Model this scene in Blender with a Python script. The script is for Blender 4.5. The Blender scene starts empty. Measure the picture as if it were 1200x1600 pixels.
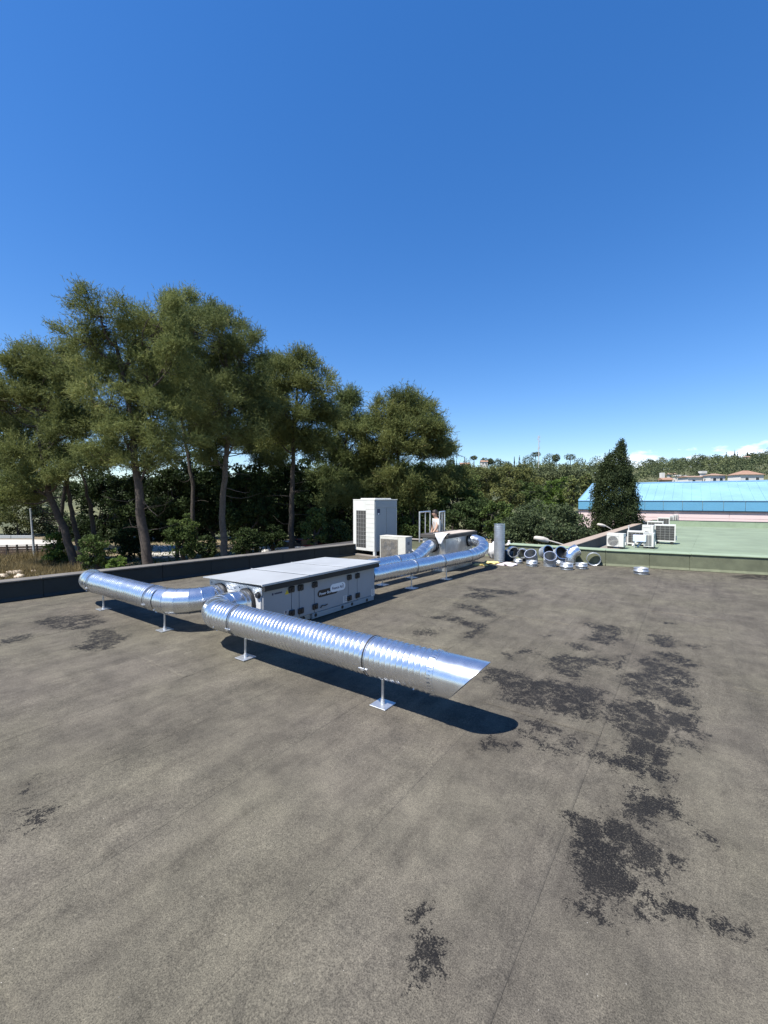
import bpy, math, random
import numpy as np
from mathutils import Vector, Matrix

SC = bpy.context.scene
COL = SC.collection
R = math.radians
rng = np.random.default_rng(7)
random.seed(7)

# ------------------------------------------------------------------ camera
CAM_H, FPX, YAW, PITCH = 1.72, 670.0, R(35.5), math.atan(20 / 670.0)
cam_d = bpy.data.cameras.new('camera')
cam = bpy.data.objects.new('camera', cam_d)
COL.objects.link(cam)
cam.location = (0, 0, CAM_H)
cam.rotation_euler = (R(90) - PITCH, 0, YAW)
cam_d.sensor_fit = 'VERTICAL'
cam_d.sensor_height = 24
cam_d.lens = FPX / 1600 * 24
cam_d.clip_start = 0.05
cam_d.clip_end = 5000
SC.camera = cam

# ------------------------------------------------------------------ light
SUN = Vector((-0.18, -0.57, 1.0)).normalized()
SUN_EL = math.asin(SUN.z)
SUN_ROT = math.atan2(SUN.x, SUN.y)
world = bpy.data.worlds.new('World')
SC.world = world
world.use_nodes = True
wn, wl = world.node_tree.nodes, world.node_tree.links
wn.clear()
w_out = wn.new('ShaderNodeOutputWorld')
w_bg = wn.new('ShaderNodeBackground')
w_bg.inputs['Strength'].default_value = 0.139
sky = wn.new('ShaderNodeTexSky')
sky.sky_type = 'NISHITA'
sky.sun_disc = False
sky.sun_elevation = SUN_EL
sky.sun_rotation = SUN_ROT
sky.altitude = 100
sky.air_density = 1.0
sky.dust_density = 0.15
sky.ozone_density = 4.0
w_sat = wn.new('ShaderNodeHueSaturation')
w_sat.inputs['Saturation'].default_value = 1.44
w_sat.inputs['Hue'].default_value = 0.511
w_sat.inputs['Value'].default_value = 1.0
w_gam = wn.new('ShaderNodeGamma')
w_gam.inputs['Gamma'].default_value = 0.80
wl.new(sky.outputs['Color'], w_gam.inputs['Color'])
wl.new(w_gam.outputs['Color'], w_sat.inputs['Color'])
# low summer cumulus on the horizon
w_tc = wn.new('ShaderNodeTexCoord')
w_sep = wn.new('ShaderNodeSeparateXYZ')
wl.new(w_tc.outputs['Generated'], w_sep.inputs[0])
w_map = wn.new('ShaderNodeMapping')
w_map.inputs['Scale'].default_value = (1, 1, 2.2)
wl.new(w_tc.outputs['Generated'], w_map.inputs[0])
w_noise = wn.new('ShaderNodeTexNoise')
w_noise.inputs['Scale'].default_value = 15
w_noise.inputs['Detail'].default_value = 9
w_noise.inputs['Roughness'].default_value = 0.55
wl.new(w_map.outputs[0], w_noise.inputs['Vector'])
def wmath(op, a, b=None, clamp=False):
    n = wn.new('ShaderNodeMath'); n.operation = op; n.use_clamp = clamp
    for i, v in enumerate((a, b)):
        if v is None: continue
        if isinstance(v, (int, float)): n.inputs[i].default_value = v
        else: wl.new(v, n.inputs[i])
    return n.outputs[0]
# cloud tops fade out above 6.5 degrees
w_top = wmath('MULTIPLY', w_sep.outputs['Z'], 6.5)
w_d = wmath('SUBTRACT', w_noise.outputs['Fac'], w_top)
w_mask = wmath('MULTIPLY', wmath('ADD', w_d, 0.07), 7.0, True)
w_dot = wn.new('ShaderNodeVectorMath'); w_dot.operation = 'DOT_PRODUCT'
wl.new(w_tc.outputs['Generated'], w_dot.inputs[0])
_ca = YAW - math.atan((1110 - 600) / FPX)
w_dot.inputs[1].default_value = (-math.sin(_ca), math.cos(_ca), 0)
w_mask = wmath('MULTIPLY', w_mask, wmath('MULTIPLY', wmath('SUBTRACT', w_dot.outputs['Value'], 0.975), 60.0, True))
w_mix = wn.new('ShaderNodeMixRGB')
w_mix.inputs['Color2'].default_value = (7.5, 7.8, 8.4, 1)
wl.new(wmath('MULTIPLY', w_mask, 0.6), w_mix.inputs['Fac'])
wl.new(w_sat.outputs['Color'], w_mix.inputs['Color1'])
wl.new(w_mix.outputs['Color'], w_bg.inputs['Color'])
wl.new(w_bg.outputs[0], w_out.inputs['Surface'])

sun_d = bpy.data.lights.new('sun', 'SUN')
sun_d.energy = 5.0
sun_d.angle = R(0.53)
sun_d.color = (1.0, 0.95, 0.87)
sun = bpy.data.objects.new('sun', sun_d)
COL.objects.link(sun)
sun.rotation_euler = SUN.to_track_quat('Z', 'Y').to_euler()
sun.location = (-5, -15, 25)

SC.view_settings.view_transform = 'Standard'
SC.view_settings.look = 'None'
SC.view_settings.exposure = 0.9
SC.view_settings.gamma = 1.0
SC.view_settings.use_curve_mapping = False

# ------------------------------------------------------------------ helpers
_cy, _sy = math.cos(YAW), math.sin(YAW)
def ray(px, py):
    r, f, u = (px - 600) / FPX, 1.0, -(py - 800) / FPX
    c, s = math.cos(PITCH), -math.sin(PITCH)
    f2, u2 = f * c - u * s, f * s + u * c
    return np.array([r * _cy - f2 * _sy, r * _sy + f2 * _cy, u2])
O = np.array([0, 0, CAM_H])
def g(px, py, z=0.0):
    d = ray(px, py); return O + d * ((z - CAM_H) / d[2])
def onp(px, py, ax, v):
    d = ray(px, py); return O + d * ((v - O[ax]) / d[ax])
def fw(p): return -p[0] * _sy + p[1] * _cy
def at(px, py, dep):
    d = ray(px, py); return O + d * (dep / fw(d))
def rf(r, f, z=0.0):           # right / forward metres to world
    return np.array([r * _cy - f * _sy, r * _sy + f * _cy, z])

def tag(o, label=None, cat=None, group=None, kind=None):
    if label: o['label'] = label
    if cat: o['category'] = cat
    if group: o['group'] = group
    if kind: o['kind'] = kind
    return o
def thing(name, loc, label, cat, group=None, rz=0.0):
    o = bpy.data.objects.new(name, None); COL.objects.link(o)
    o.empty_display_size = 0.2
    o.location = tuple(float(v) for v in loc); o.rotation_euler = (0, 0, rz)
    return tag(o, label, cat, group)
def link_mesh(name, me, parent=None, m=None):
    o = bpy.data.objects.new(name, me); COL.objects.link(o)
    if m is not None and not me.materials: me.materials.append(m)
    if parent is not None: o.parent = parent
    return o
def copy_tree(root, loc, rz, label):
    c = root.copy(); COL.objects.link(c); c.location = tuple(loc); c.rotation_euler = (0, 0, rz); c['label'] = label
    for ch in list(root.children):
        d = ch.copy(); COL.objects.link(d); d.parent = c
        for gch in list(ch.children):
            e = gch.copy(); COL.objects.link(e); e.parent = d
    return c

class MB:
    """collects geometry, builds ONE mesh object"""
    def __init__(s): s.v = []; s.f = []; s.sm = []
    def add(s, vs, fs, smooth=False):
        n = len(s.v); s.v += [tuple(float(c) for c in v) for v in vs]
        s.f += [tuple(i + n for i in f) for f in fs]; s.sm += [smooth] * len(fs); return s
    def box(s, a, b, ch=0.0):
        x0, y0, z0 = (min(a[i], b[i]) for i in range(3)); x1, y1, z1 = (max(a[i], b[i]) for i in range(3))
        if ch <= 0:
            vs = [(x0,y0,z0),(x1,y0,z0),(x1,y1,z0),(x0,y1,z0),(x0,y0,z1),(x1,y0,z1),(x1,y1,z1),(x0,y1,z1)]
            return s.add(vs, [(0,3,2,1),(4,5,6,7),(0,1,5,4),(1,2,6,5),(2,3,7,6),(3,0,4,7)])
        c = min(ch, (x1-x0)/2.01, (y1-y0)/2.01, (z1-z0)/2.01)
        def ring(z, i):
            return [(x0+c+i*0,y0+i,z),(x1-c,y0+i,z),(x1-i,y0+c,z),(x1-i,y1-c,z),(x1-c,y1-i,z),(x0+c,y1-i,z),(x0+i,y1-c,z),(x0+i,y0+c,z)]
        def inner(z):
            return [(x0+c,y0+c,z),(x1-c,y0+c,z),(x1-c,y0+c,z),(x1-c,y1-c,z),(x1-c,y1-c,z),(x0+c,y1-c,z),(x0+c,y1-c,z),(x0+c,y0+c,z)]
        rs = [inner(z0), ring(z0+c,0), ring(z1-c,0), inner(z1)]
        vs = sum(rs, []); fs = []
        for k in range(3):
            for i in range(8):
                j = (i+1) % 8; fs.append((k*8+i, k*8+j, (k+1)*8+j, (k+1)*8+i))
        fs.append(tuple(reversed((0,1,3,5)))); fs.append((24,25,27,29))
        return s.add(vs, fs)
    def tube(s, pts, rad, n=10, caps=True, smooth=True):
        pts = [Vector(p) for p in pts]
        rad = rad if hasattr(rad, '__len__') else [rad] * len(pts)
        up = None; vs = []
        for i, p in enumerate(pts):
            t = (pts[min(i+1, len(pts)-1)] - pts[max(i-1, 0)]).normalized()
            if up is None:
                a = Vector((0,0,1)) if abs(t.z) < 0.9 else Vector((1,0,0))
                up = t.cross(a).normalized()
            else:
                up = (up - t * up.dot(t)).normalized()
            w = t.cross(up)
            for k in range(n):
                an = 2*math.pi*k/n
                vs.append(p + (up*math.cos(an) + w*math.sin(an)) * rad[i])
        m = len(pts)
        fs = [(i*n+k, i*n+(k+1)%n, (i+1)*n+(k+1)%n, (i+1)*n+k) for i in range(m-1) for k in range(n)]
        s.add(vs, fs, smooth)
        if caps:
            s.add(vs[:n], [tuple(reversed(range(n)))]); s.add(vs[-n:], [tuple(range(n))])
        return s
    def lathe(s, prof, n=24, c=(0,0,0), smooth=True):
        vs = [(c[0]+r*math.cos(2*math.pi*k/n), c[1]+r*math.sin(2*math.pi*k/n), c[2]+z) for r, z in prof for k in range(n)]
        fs = [(i*n+k, i*n+(k+1)%n, (i+1)*n+(k+1)%n, (i+1)*n+k) for i in range(len(prof)-1) for k in range(n)]
        return s.add(vs, fs, smooth)
    def prism(s, poly, fn0, fn1):
        n = len(poly); vs = [fn0(*p) for p in poly] + [fn1(*p) for p in poly]
        return s.add(vs, [tuple(range(n)), tuple(reversed(range(n, 2*n)))] + [(i, i+n, (i+1)%n+n, (i+1)%n) for i in range(n)])
    def xf(s, M):
        s.v = [tuple(M @ Vector(v)) for v in s.v]; return s
    def build(s, name, m, parent=None, org=None):
        me = bpy.data.meshes.new(name)
        v = np.array(s.v, dtype=float)
        if org is not None: v = v - np.array(org)
        me.from_pydata(v.tolist(), [], s.f)
        me.polygons.foreach_set('use_smooth', s.sm)
        me.validate(); me.update()
        import bmesh
        bm = bmesh.new(); bm.from_mesh(me); bmesh.ops.recalc_face_normals(bm, faces=bm.faces[:]); bm.to_mesh(me); bm.free()
        return link_mesh(name, me, parent, m)

def np_mesh(name, v, nper, tint=None, smooth=False):
    """v: (nfaces*nper,3) unshared corners; nper = 3 or 4"""
    v = np.ascontiguousarray(v, dtype=np.float32); nv = len(v); nf = nv // nper
    me = bpy.data.meshes.new(name)
    me.vertices.add(nv); me.vertices.foreach_set('co', v.ravel())
    me.loops.add(nv); me.loops.foreach_set('vertex_index', np.arange(nv, dtype=np.int32))
    me.polygons.add(nf); me.polygons.foreach_set('loop_start', np.arange(0, nv, nper, dtype=np.int32))
    if tint is not None:
        a = me.attributes.new('tint', 'FLOAT', 'POINT'); a.data.foreach_set('value', np.ascontiguousarray(tint, dtype=np.float32))
    me.update(calc_edges=True)
    return me

# ------------------------------------------------------------------ materials
def mat(name, col, rough=0.6, metal=0.0, var=0.0, scale=4.0, bump=0.0, bscale=80.0, spec=0.5, col2=None, detail=6, translucent=0, coat=0):
    m = bpy.data.materials.new(name); m.use_nodes = True
    N, L = m.node_tree.nodes, m.node_tree.links
    b = N['Principled BSDF']
    b.inputs['Base Color'].default_value = (*col, 1); b.inputs['Roughness'].default_value = rough
    b.inputs['Metallic'].default_value = metal; b.inputs['Specular IOR Level'].default_value = spec
    tc = N.new('ShaderNodeNewGeometry')
    if var > 0 or col2:
        n = N.new('ShaderNodeTexNoise'); n.inputs['Scale'].default_value = scale; n.inputs['Detail'].default_value = detail
        n.inputs['Roughness'].default_value = 0.65
        L.new(tc.outputs['Position'], n.inputs['Vector'])
        r = N.new('ShaderNodeValToRGB')
        c2 = col2 or tuple(min(1, c * (1 + var)) for c in col); c1 = col if col2 else tuple(c * (1 - var) for c in col)
        r.color_ramp.elements[0].position = 0.3; r.color_ramp.elements[1].position = 0.7
        r.color_ramp.elements[0].color = (*c1, 1); r.color_ramp.elements[1].color = (*c2, 1)
        L.new(n.outputs['Fac'], r.inputs['Fac']); L.new(r.outputs['Color'], b.inputs['Base Color'])
        rr = N.new('ShaderNodeMapRange'); rr.inputs['To Min'].default_value = max(0, rough - 0.08); rr.inputs['To Max'].default_value = min(1, rough + 0.08)
        L.new(n.outputs['Fac'], rr.inputs['Value']); L.new(rr.outputs[0], b.inputs['Roughness'])
    if bump > 0:
        n2 = N.new('ShaderNodeTexNoise'); n2.inputs['Scale'].default_value = bscale; n2.inputs['Detail'].default_value = 4
        L.new(tc.outputs['Position'], n2.inputs['Vector'])
        bp = N.new('ShaderNodeBump'); bp.inputs['Strength'].default_value = bump; bp.inputs['Distance'].default_value = 0.02
        L.new(n2.outputs['Fac'], bp.inputs['Height']); L.new(bp.outputs[0], b.inputs['Normal'])
    return m

def leaf_mat(name, c1, c2, c3=None, trans=0.35):
    m = bpy.data.materials.new(name); m.use_nodes = True
    N, L = m.node_tree.nodes, m.node_tree.links
    b = N['Principled BSDF']; b.inputs['Roughness'].default_value = 0.7; b.inputs['Specular IOR Level'].default_value = 0.15
    a = N.new('ShaderNodeAttribute'); a.attribute_name = 'tint'
    oi = N.new('ShaderNodeObjectInfo')
    r = N.new('ShaderNodeValToRGB'); r.color_ramp.elements[0].color = (*c1, 1); r.color_ramp.elements[1].color = (*c2, 1)
    if c3:
        e = r.color_ramp.elements.new(0.92); e.color = (*c2, 1); r.color_ramp.elements[-1].color = (*c3, 1)
    L.new(a.outputs['Fac'], r.inputs['Fac'])
    h = N.new('ShaderNodeHueSaturation')
    mr = N.new('ShaderNodeMapRange'); mr.inputs['To Min'].default_value = 0.85; mr.inputs['To Max'].default_value = 1.15
    L.new(oi.outputs['Random'], mr.inputs['Value']); L.new(mr.outputs[0], h.inputs['Value'])
    L.new(r.outputs['Color'], h.inputs['Color'])
    L.new(h.outputs['Color'], b.inputs['Base Color'])
    t = N.new('ShaderNodeBsdfTranslucent'); L.new(h.outputs['Color'], t.inputs['Color'])
    mx = N.new('ShaderNodeMixShader'); mx.inputs[0].default_value = trans
    L.new(b.outputs[0], mx.inputs[1]); L.new(t.outputs[0], mx.inputs[2])
    L.new(mx.outputs[0], N['Material Output'].inputs['Surface'])
    return m

M = {}
M['galv'] = mat('galvanised_steel', (0.66, 0.69, 0.73), 0.27, 0.95, 0.06, 9, 0.014, 40)
M['galv_dull'] = mat('dull_galvanised', (0.42, 0.45, 0.48), 0.42, 0.72, 0.15, 10, 0.08, 40)
M['zinc_leg'] = mat('zinc_rod', (0.62, 0.64, 0.66), 0.35, 0.8, 0.1, 20)
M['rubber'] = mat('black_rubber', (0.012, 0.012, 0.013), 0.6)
M['black'] = mat('black_plastic', (0.012, 0.013, 0.015), 0.4)
M['ahu'] = mat('shaded_panel_paint', (0.27, 0.29, 0.31), 0.42, 0.0, 0.04, 3)  # unit paint, darkened for the shade on its long face
M['ahu_lid'] = mat('lid_sheet', (0.40, 0.42, 0.435), 0.42, 0.2, 0.07, 2.0, 0.03, 6)
M['white_metal'] = mat('white_enamel', (0.56, 0.56, 0.52), 0.4, 0, 0.05, 3)
M['cream_metal'] = mat('aged_cream_enamel', (0.52, 0.51, 0.45), 0.45, 0, 0.08, 4)
M['grey_panel'] = mat('grey_enamel', (0.26, 0.285, 0.30), 0.45, 0, 0.04, 3)
M['coil'] = mat('coil_fins', (0.075, 0.073, 0.068), 0.5, 0.4, 0.2, 30)
M['coil_tan'] = mat('dusty_fan_guard', (0.22, 0.20, 0.17), 0.6, 0.0, 0.2, 20)
M['grille'] = mat('grille_wire', (0.30, 0.30, 0.28), 0.5)
M['fan'] = mat('fan_grey', (0.20, 0.20, 0.20), 0.5)
M['pale_box'] = mat('pale_blue_box', (0.55, 0.62, 0.78), 0.5)
M['concrete'] = mat('weathered_concrete', (0.34, 0.31, 0.27), 0.9, 0, 0.22, 5, 0.4, 40)
M['slab'] = mat('dark_slab', (0.045, 0.041, 0.037), 0.85, 0, 0.5, 4, 0.4, 30)
M['slab_top'] = mat('slab_top_screed', (0.38, 0.33, 0.28), 0.9, 0, 0.3, 4, 0.3, 30)
M['upstand'] = mat('grey_green_upstand', (0.108, 0.118, 0.074), 0.85, 0, 0.25, 3.5, 0.35, 180)
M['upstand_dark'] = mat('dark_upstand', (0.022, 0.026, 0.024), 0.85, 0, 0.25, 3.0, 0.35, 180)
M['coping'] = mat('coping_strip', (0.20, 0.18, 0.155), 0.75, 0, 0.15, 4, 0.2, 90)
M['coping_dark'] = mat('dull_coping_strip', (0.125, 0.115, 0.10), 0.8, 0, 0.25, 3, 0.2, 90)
M['coping_pink'] = mat('pinkish_coping', (0.30, 0.24, 0.19), 0.8, 0, 0.12, 3, 0.2, 60)
M['green_roof'] = mat('green_mineral_felt', (0.172, 0.218, 0.148), 0.9, 0, 0.20, 0.7, 0.3, 160)
M['green_coping'] = mat('green_coping_felt', (0.225, 0.285, 0.195), 0.85, 0, 0.12, 3, 0.25, 120)
M['dark_lining'] = mat('dark_lining', (0.055, 0.065, 0.06), 0.85, 0, 0.3, 2, 0.3, 60)
M['pink_wall'] = mat('pale_pink_cladding', (0.60, 0.48, 0.46), 0.6, 0, 0.03, 1)
M['blue_roof'] = mat('sky_blue_sheet', (0.195, 0.355, 0.505), 0.5, 0.0, 0.13, 0.45, spec=0.5)
M['blue_fascia'] = mat('blue_fascia_sheet', (0.09, 0.26, 0.40), 0.45, 0.0, 0.05, 0.6)
M['dark_trim'] = mat('dark_trim', (0.03, 0.04, 0.06), 0.5)
M['white_wall'] = mat('white_render', (0.56, 0.55, 0.52), 0.8, 0, 0.05, 1)
M['peach_wall'] = mat('peach_render', (0.42, 0.28, 0.18), 0.8, 0, 0.05, 1)
M['tiles'] = mat('terracotta_tiles', (0.27, 0.165, 0.115), 0.8, 0, 0.25, 3, 0.5, 20)
M['tiles_brown'] = mat('brown_tiles', (0.27, 0.18, 0.13), 0.8, 0, 0.25, 3, 0.5, 20)
M['window'] = mat('dark_window', (0.03, 0.035, 0.04), 0.15)
M['bark'] = mat('pine_bark', (0.055, 0.044, 0.036), 0.95, 0, 0.45, 6, 0.9, 14)
M['bark_dark'] = mat('dark_bark', (0.045, 0.037, 0.03), 0.95, 0, 0.4, 6, 0.8, 14)
M['bark_pale'] = mat('pale_bark', (0.085, 0.073, 0.060), 0.95, 0, 0.4, 6, 0.8, 14)
M['needles'] = leaf_mat('pine_needles', (0.066, 0.092, 0.031), (0.235, 0.255, 0.086), (0.31, 0.27, 0.11), 0.32)
M['needles_b'] = leaf_mat('pine_needles_cool', (0.062, 0.092, 0.034), (0.215, 0.245, 0.090), (0.28, 0.25, 0.11), 0.32)
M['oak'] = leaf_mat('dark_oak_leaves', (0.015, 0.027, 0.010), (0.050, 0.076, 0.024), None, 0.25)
M['leaf_mid'] = leaf_mat('mid_green_leaves', (0.036, 0.060, 0.019), (0.110, 0.155, 0.044), None, 0.35)
M['leaf_olive'] = leaf_mat('olive_leaves', (0.052, 0.066, 0.023), (0.155, 0.165, 0.056), None, 0.35)
M['leaf_bright'] = leaf_mat('bright_leaves', (0.05, 0.09, 0.02), (0.15, 0.22, 0.05), None, 0.4)
M['leaf_yellow'] = leaf_mat('yellowish_leaves', (0.08, 0.10, 0.03), (0.21, 0.235, 0.09), None, 0.4)
M['bush'] = leaf_mat('grey_green_bush', (0.030, 0.045, 0.020), (0.085, 0.110, 0.050), None, 0.25)
M['cypress'] = leaf_mat('cypress_sprays', (0.013, 0.023, 0.010), (0.060, 0.080, 0.030), None, 0.15)
M['wood'] = leaf_mat('far_wood_hazed', (0.030, 0.046, 0.026), (0.150, 0.170, 0.078), None, 0.2)  # distance haze mixed into the leaf colour: brighter, greyer green
M['dry_grass'] = leaf_mat('dry_grass', (0.13, 0.105, 0.05), (0.27, 0.215, 0.11), None, 0.3)
M['ground'] = mat('dry_ground', (0.10, 0.085, 0.05), 0.95, 0, 0, 0.35, 0.3, 8, col2=(0.22, 0.17, 0.10))
M['hill'] = mat('hill_scrub', (0.05, 0.06, 0.025), 0.95, 0, 0, 0.08, 0, 8, col2=(0.12, 0.12, 0.05))
M['pavement'] = mat('pale_yard', (0.40, 0.38, 0.34), 0.85, 0, 0.08, 0.5)
M['stone'] = mat('pale_stone', (0.45, 0.38, 0.30), 0.9, 0, 0.2, 4, 0.4, 12)
M['fence_wood'] = mat('brown_fence', (0.085, 0.055, 0.04), 0.85, 0, 0.3, 5)
M['pole'] = mat('grey_pole', (0.33, 0.35, 0.35), 0.6, 0, 0.1, 4)
M['pylon'] = mat('pale_mast', (0.40, 0.40, 0.39), 0.6)
M['lamp_head'] = mat('lamp_cream', (0.50, 0.46, 0.40), 0.45, 0, 0.05, 6)
M['alu'] = mat('aluminium_rail', (0.60, 0.61, 0.62), 0.35, 0.7)
M['skin'] = mat('skin', (0.40, 0.25, 0.18), 0.55)
M['shirt'] = mat('white_shirt', (0.55, 0.54, 0.53), 0.85, 0, 0.04, 20)
M['trousers'] = mat('dark_trousers', (0.03, 0.035, 0.05), 0.85)
M['hair'] = mat('dark_hair', (0.014, 0.010, 0.008), 0.6)
M['eye'] = mat('eye', (0.05, 0.04, 0.035), 0.2)
M['white_plastic'] = mat('white_plastic_film', (0.55, 0.55, 0.55), 0.45, 0, 0.06, 12, 0.3, 25)
M['yellow_cloth'] = mat('yellow_foam', (0.66, 0.52, 0.20), 0.9, 0, 0.2, 10, 0.6, 25)
M['bag'] = mat('pinkish_bag', (0.55, 0.49, 0.52), 0.5, 0, 0.25, 20, 0.4, 30)
M['blue_bucket'] = mat('blue_bucket', (0.02, 0.05, 0.10), 0.45)
M['decal_dark'] = mat('decal_black', (0.006, 0.007, 0.012), 0.4)
M['decal_white'] = mat('decal_white', (0.72, 0.74, 0.76), 0.4)
M['decal_navy'] = mat('decal_navy', (0.01, 0.02, 0.07), 0.4)
M['decal_yellow'] = mat('decal_yellow', (0.62, 0.46, 0.03), 0.4)
M['paper'] = mat('paper_label', (0.60, 0.58, 0.55), 0.6)
M['red'] = mat('faded_red', (0.30, 0.05, 0.04), 0.5)
M['dome'] = mat('skylight_acrylic', (0.62, 0.63, 0.62), 0.25)

def roof_material():
    m = bpy.data.materials.new('roof_felt'); m.use_nodes = True
    N, L = m.node_tree.nodes, m.node_tree.links
    b = N['Principled BSDF']; b.inputs['Specular IOR Level'].default_value = 0.10
    geo = N.new('ShaderNodeNewGeometry')
    def noise(scale, det=5, rough=0.6, vec=None, dist=0.0):
        n = N.new('ShaderNodeTexNoise'); n.inputs['Scale'].default_value = scale; n.inputs['Detail'].default_value = det
        n.inputs['Roughness'].default_value = rough; n.inputs['Distortion'].default_value = dist
        L.new(vec or geo.outputs['Position'], n.inputs['Vector']); return n.outputs['Fac']
    def mth(op, a, b_=None, c=None, clamp=False):
        n = N.new('ShaderNodeMath'); n.operation = op; n.use_clamp = clamp
        for i, v in enumerate((a, b_, c)):
            if v is None: continue
            if isinstance(v, (int, float)): n.inputs[i].default_value = v
            else: L.new(v, n.inputs[i])
        return n.outputs[0]
    def ramp(f, p0, c0, p1, c1):
        r = N.new('ShaderNodeValToRGB'); r.color_ramp.elements[0].position = p0; r.color_ramp.elements[1].position = p1
        r.color_ramp.elements[0].color = (*c0, 1); r.color_ramp.elements[1].color = (*c1, 1); L.new(f, r.inputs['Fac']); return r.outputs['Color']
    def mix(mode, f, a, c):
        n = N.new('ShaderNodeMixRGB'); n.blend_type = mode
        for sock, v in (('Fac', f), ('Color1', a), ('Color2', c)):
            if isinstance(v, (int, float)): n.inputs[sock].default_value = v
            elif isinstance(v, tuple): n.inputs[sock].default_value = (*v, 1)
            else: L.new(v, n.inputs[sock])
        return n.outputs['Color']
    mp = N.new('ShaderNodeMapping'); mp.inputs['Scale'].default_value = (1.0, 0.45, 1.0); L.new(geo.outputs['Position'], mp.inputs[0])
    base = ramp(noise(0.9, 9, 0.72, mp.outputs[0], 0.15), 0.34, (0.086, 0.080, 0.067), 0.66, (0.142, 0.132, 0.108))
    blot = ramp(noise(3.2, 10, 0.74, None, 0.2), 0.36, (0.62, 0.62, 0.63), 0.60, (1.10, 1.09, 1.06))
    c = mix('MULTIPLY', 0.75, base, blot)
    tn = ramp(noise(0.55, 4, 0.55), 0.38, (0.95, 0.93, 0.97), 0.62, (1.005, 1.008, 0.972))
    c = mix('MULTIPLY', 0.8, c, tn)
    mp3 = N.new('ShaderNodeMapping'); mp3.inputs['Scale'].default_value = (5.0, 0.9, 1.0); mp3.inputs['Rotation'].default_value = (0, 0, 0.12); L.new(geo.outputs['Position'], mp3.inputs[0])
    sk_ = ramp(noise(1.6, 8, 0.72, mp3.outputs[0]), 0.34, (0.66, 0.65, 0.66), 0.52, (1.03, 1.03, 1.02))
    c = mix('MULTIPLY', 0.55, c, sk_)
    sc_ = ramp(noise(6.5, 6, 0.75), 0.30, (0.45, 0.45, 0.45), 0.42, (1.0, 1.0, 1.0))
    c = mix('MULTIPLY', 0.55, c, sc_)
    # grain of the mineral chips
    gr = ramp(noise(190, 2, 0.7), 0.30, (0.45, 0.45, 0.46), 0.72, (1.5, 1.48, 1.44))
    c = mix('MULTIPLY', 1.0, c, gr)
    gr2 = ramp(noise(55, 3, 0.7), 0.3, (0.72, 0.72, 0.73), 0.7, (1.25, 1.24, 1.22))
    c = mix('MULTIPLY', 0.7, c, gr2)
    # pale grit flecks
    vo = N.new('ShaderNodeTexVoronoi'); vo.inputs['Scale'].default_value = 26; L.new(geo.outputs['Position'], vo.inputs['Vector'])
    fl = mth('LESS_THAN', vo.outputs['Distance'], 0.045)
    sepc = N.new('ShaderNodeSeparateColor'); L.new(vo.outputs['Color'], sepc.inputs[0])
    fl = mth('MULTIPLY', fl, mth('GREATER_THAN', sepc.outputs[0], 0.86))
    c = mix('MIX', mth('MULTIPLY', fl, 0.8), c, (0.42, 0.40, 0.36))
    # stains: signed distance attribute with ragged edge
    at_ = N.new('ShaderNodeAttribute'); at_.attribute_name = 'stain'
    mp2 = N.new('ShaderNodeMapping'); mp2.inputs['Scale'].default_value = (1.0, 0.8, 1.0); L.new(geo.outputs['Position'], mp2.inputs[0])
    nn = mth('ADD', mth('MULTIPLY', mth('SUBTRACT', noise(9.0, 10, 0.78, mp2.outputs[0], 0.6), 0.5), 0.62), mth('ADD', mth('MULTIPLY', mth('SUBTRACT', noise(30, 5, 0.75), 0.5), 0.40), mth('MULTIPLY', mth('SUBTRACT', noise(120, 2, 0.6), 0.5), 0.16)))
    sd = mth('ADD', at_.outputs['Fac'], nn)
    st = mth('MULTIPLY', mth('ADD', sd, 0.012), 26, None, True)
    soft = mth('MULTIPLY', mth('ADD', sd, 0.20), 2.2, None, True)
    c = mix('MULTIPLY', mth('MULTIPLY', soft, 0.55), c, (0.55, 0.54, 0.53))
    dk = mix('MULTIPLY', 1.0, ramp(noise(190, 2, 0.7), 0.3, (0.5, 0.5, 0.5), 0.75, (1.7, 1.7, 1.7)), (0.0105, 0.0102, 0.0105))
    tone = mth('ADD', 0.72, mth('MULTIPLY', noise(2.2, 5, 0.6), 0.42), None, True)
    chip = mth('MULTIPLY', mth('GREATER_THAN', noise(130, 2, 0.6), 0.58), 0.45)
    tone = mth('MULTIPLY', tone, mth('SUBTRACT', 1.0, chip))
    c = mix('MIX', mth('MULTIPLY', st, tone), c, dk)
    # dirt that gathers along the lap edges
    at2 = N.new('ShaderNodeAttribute'); at2.attribute_name = 'lap'
    lp = mth('MULTIPLY', at2.outputs['Fac'], ramp_f(N, L, noise(3.0, 4), 0.35, 0.65))
    c = mix('MIX', mth('MULTIPLY', lp, 0.68), c, (0.03, 0.028, 0.026))
    L.new(c, b.inputs['Base Color'])
    rr = mth('SUBTRACT', 0.9, mth('MULTIPLY', st, 0.22)); L.new(rr, b.inputs['Roughness'])
    bp = N.new('ShaderNodeBump'); bp.inputs['Strength'].default_value = 0.32; bp.inputs['Distance'].default_value = 0.006
    h = mth('ADD', mth('MULTIPLY', noise(170, 3, 0.7), 0.6), mth('MULTIPLY', noise(9, 5, 0.6), 1.6))
    L.new(h, bp.inputs['Height'])
    bp2 = N.new('ShaderNodeBump'); bp2.inputs['Strength'].default_value = 0.2; bp2.inputs['Distance'].default_value = 0.05
    L.new(noise(1.4, 3, 0.5), bp2.inputs['Height']); L.new(bp.outputs[0], bp2.inputs['Normal']); L.new(bp2.outputs[0], b.inputs['Normal'])
    return m
def ramp_f(N, L, f, a, b_):
    r = N.new('ShaderNodeMapRange'); r.inputs['From Min'].default_value = a; r.inputs['From Max'].default_value = b_; r.clamp = True
    L.new(f, r.inputs['Value']); return r.outputs[0]
M['roof'] = roof_material()

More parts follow.
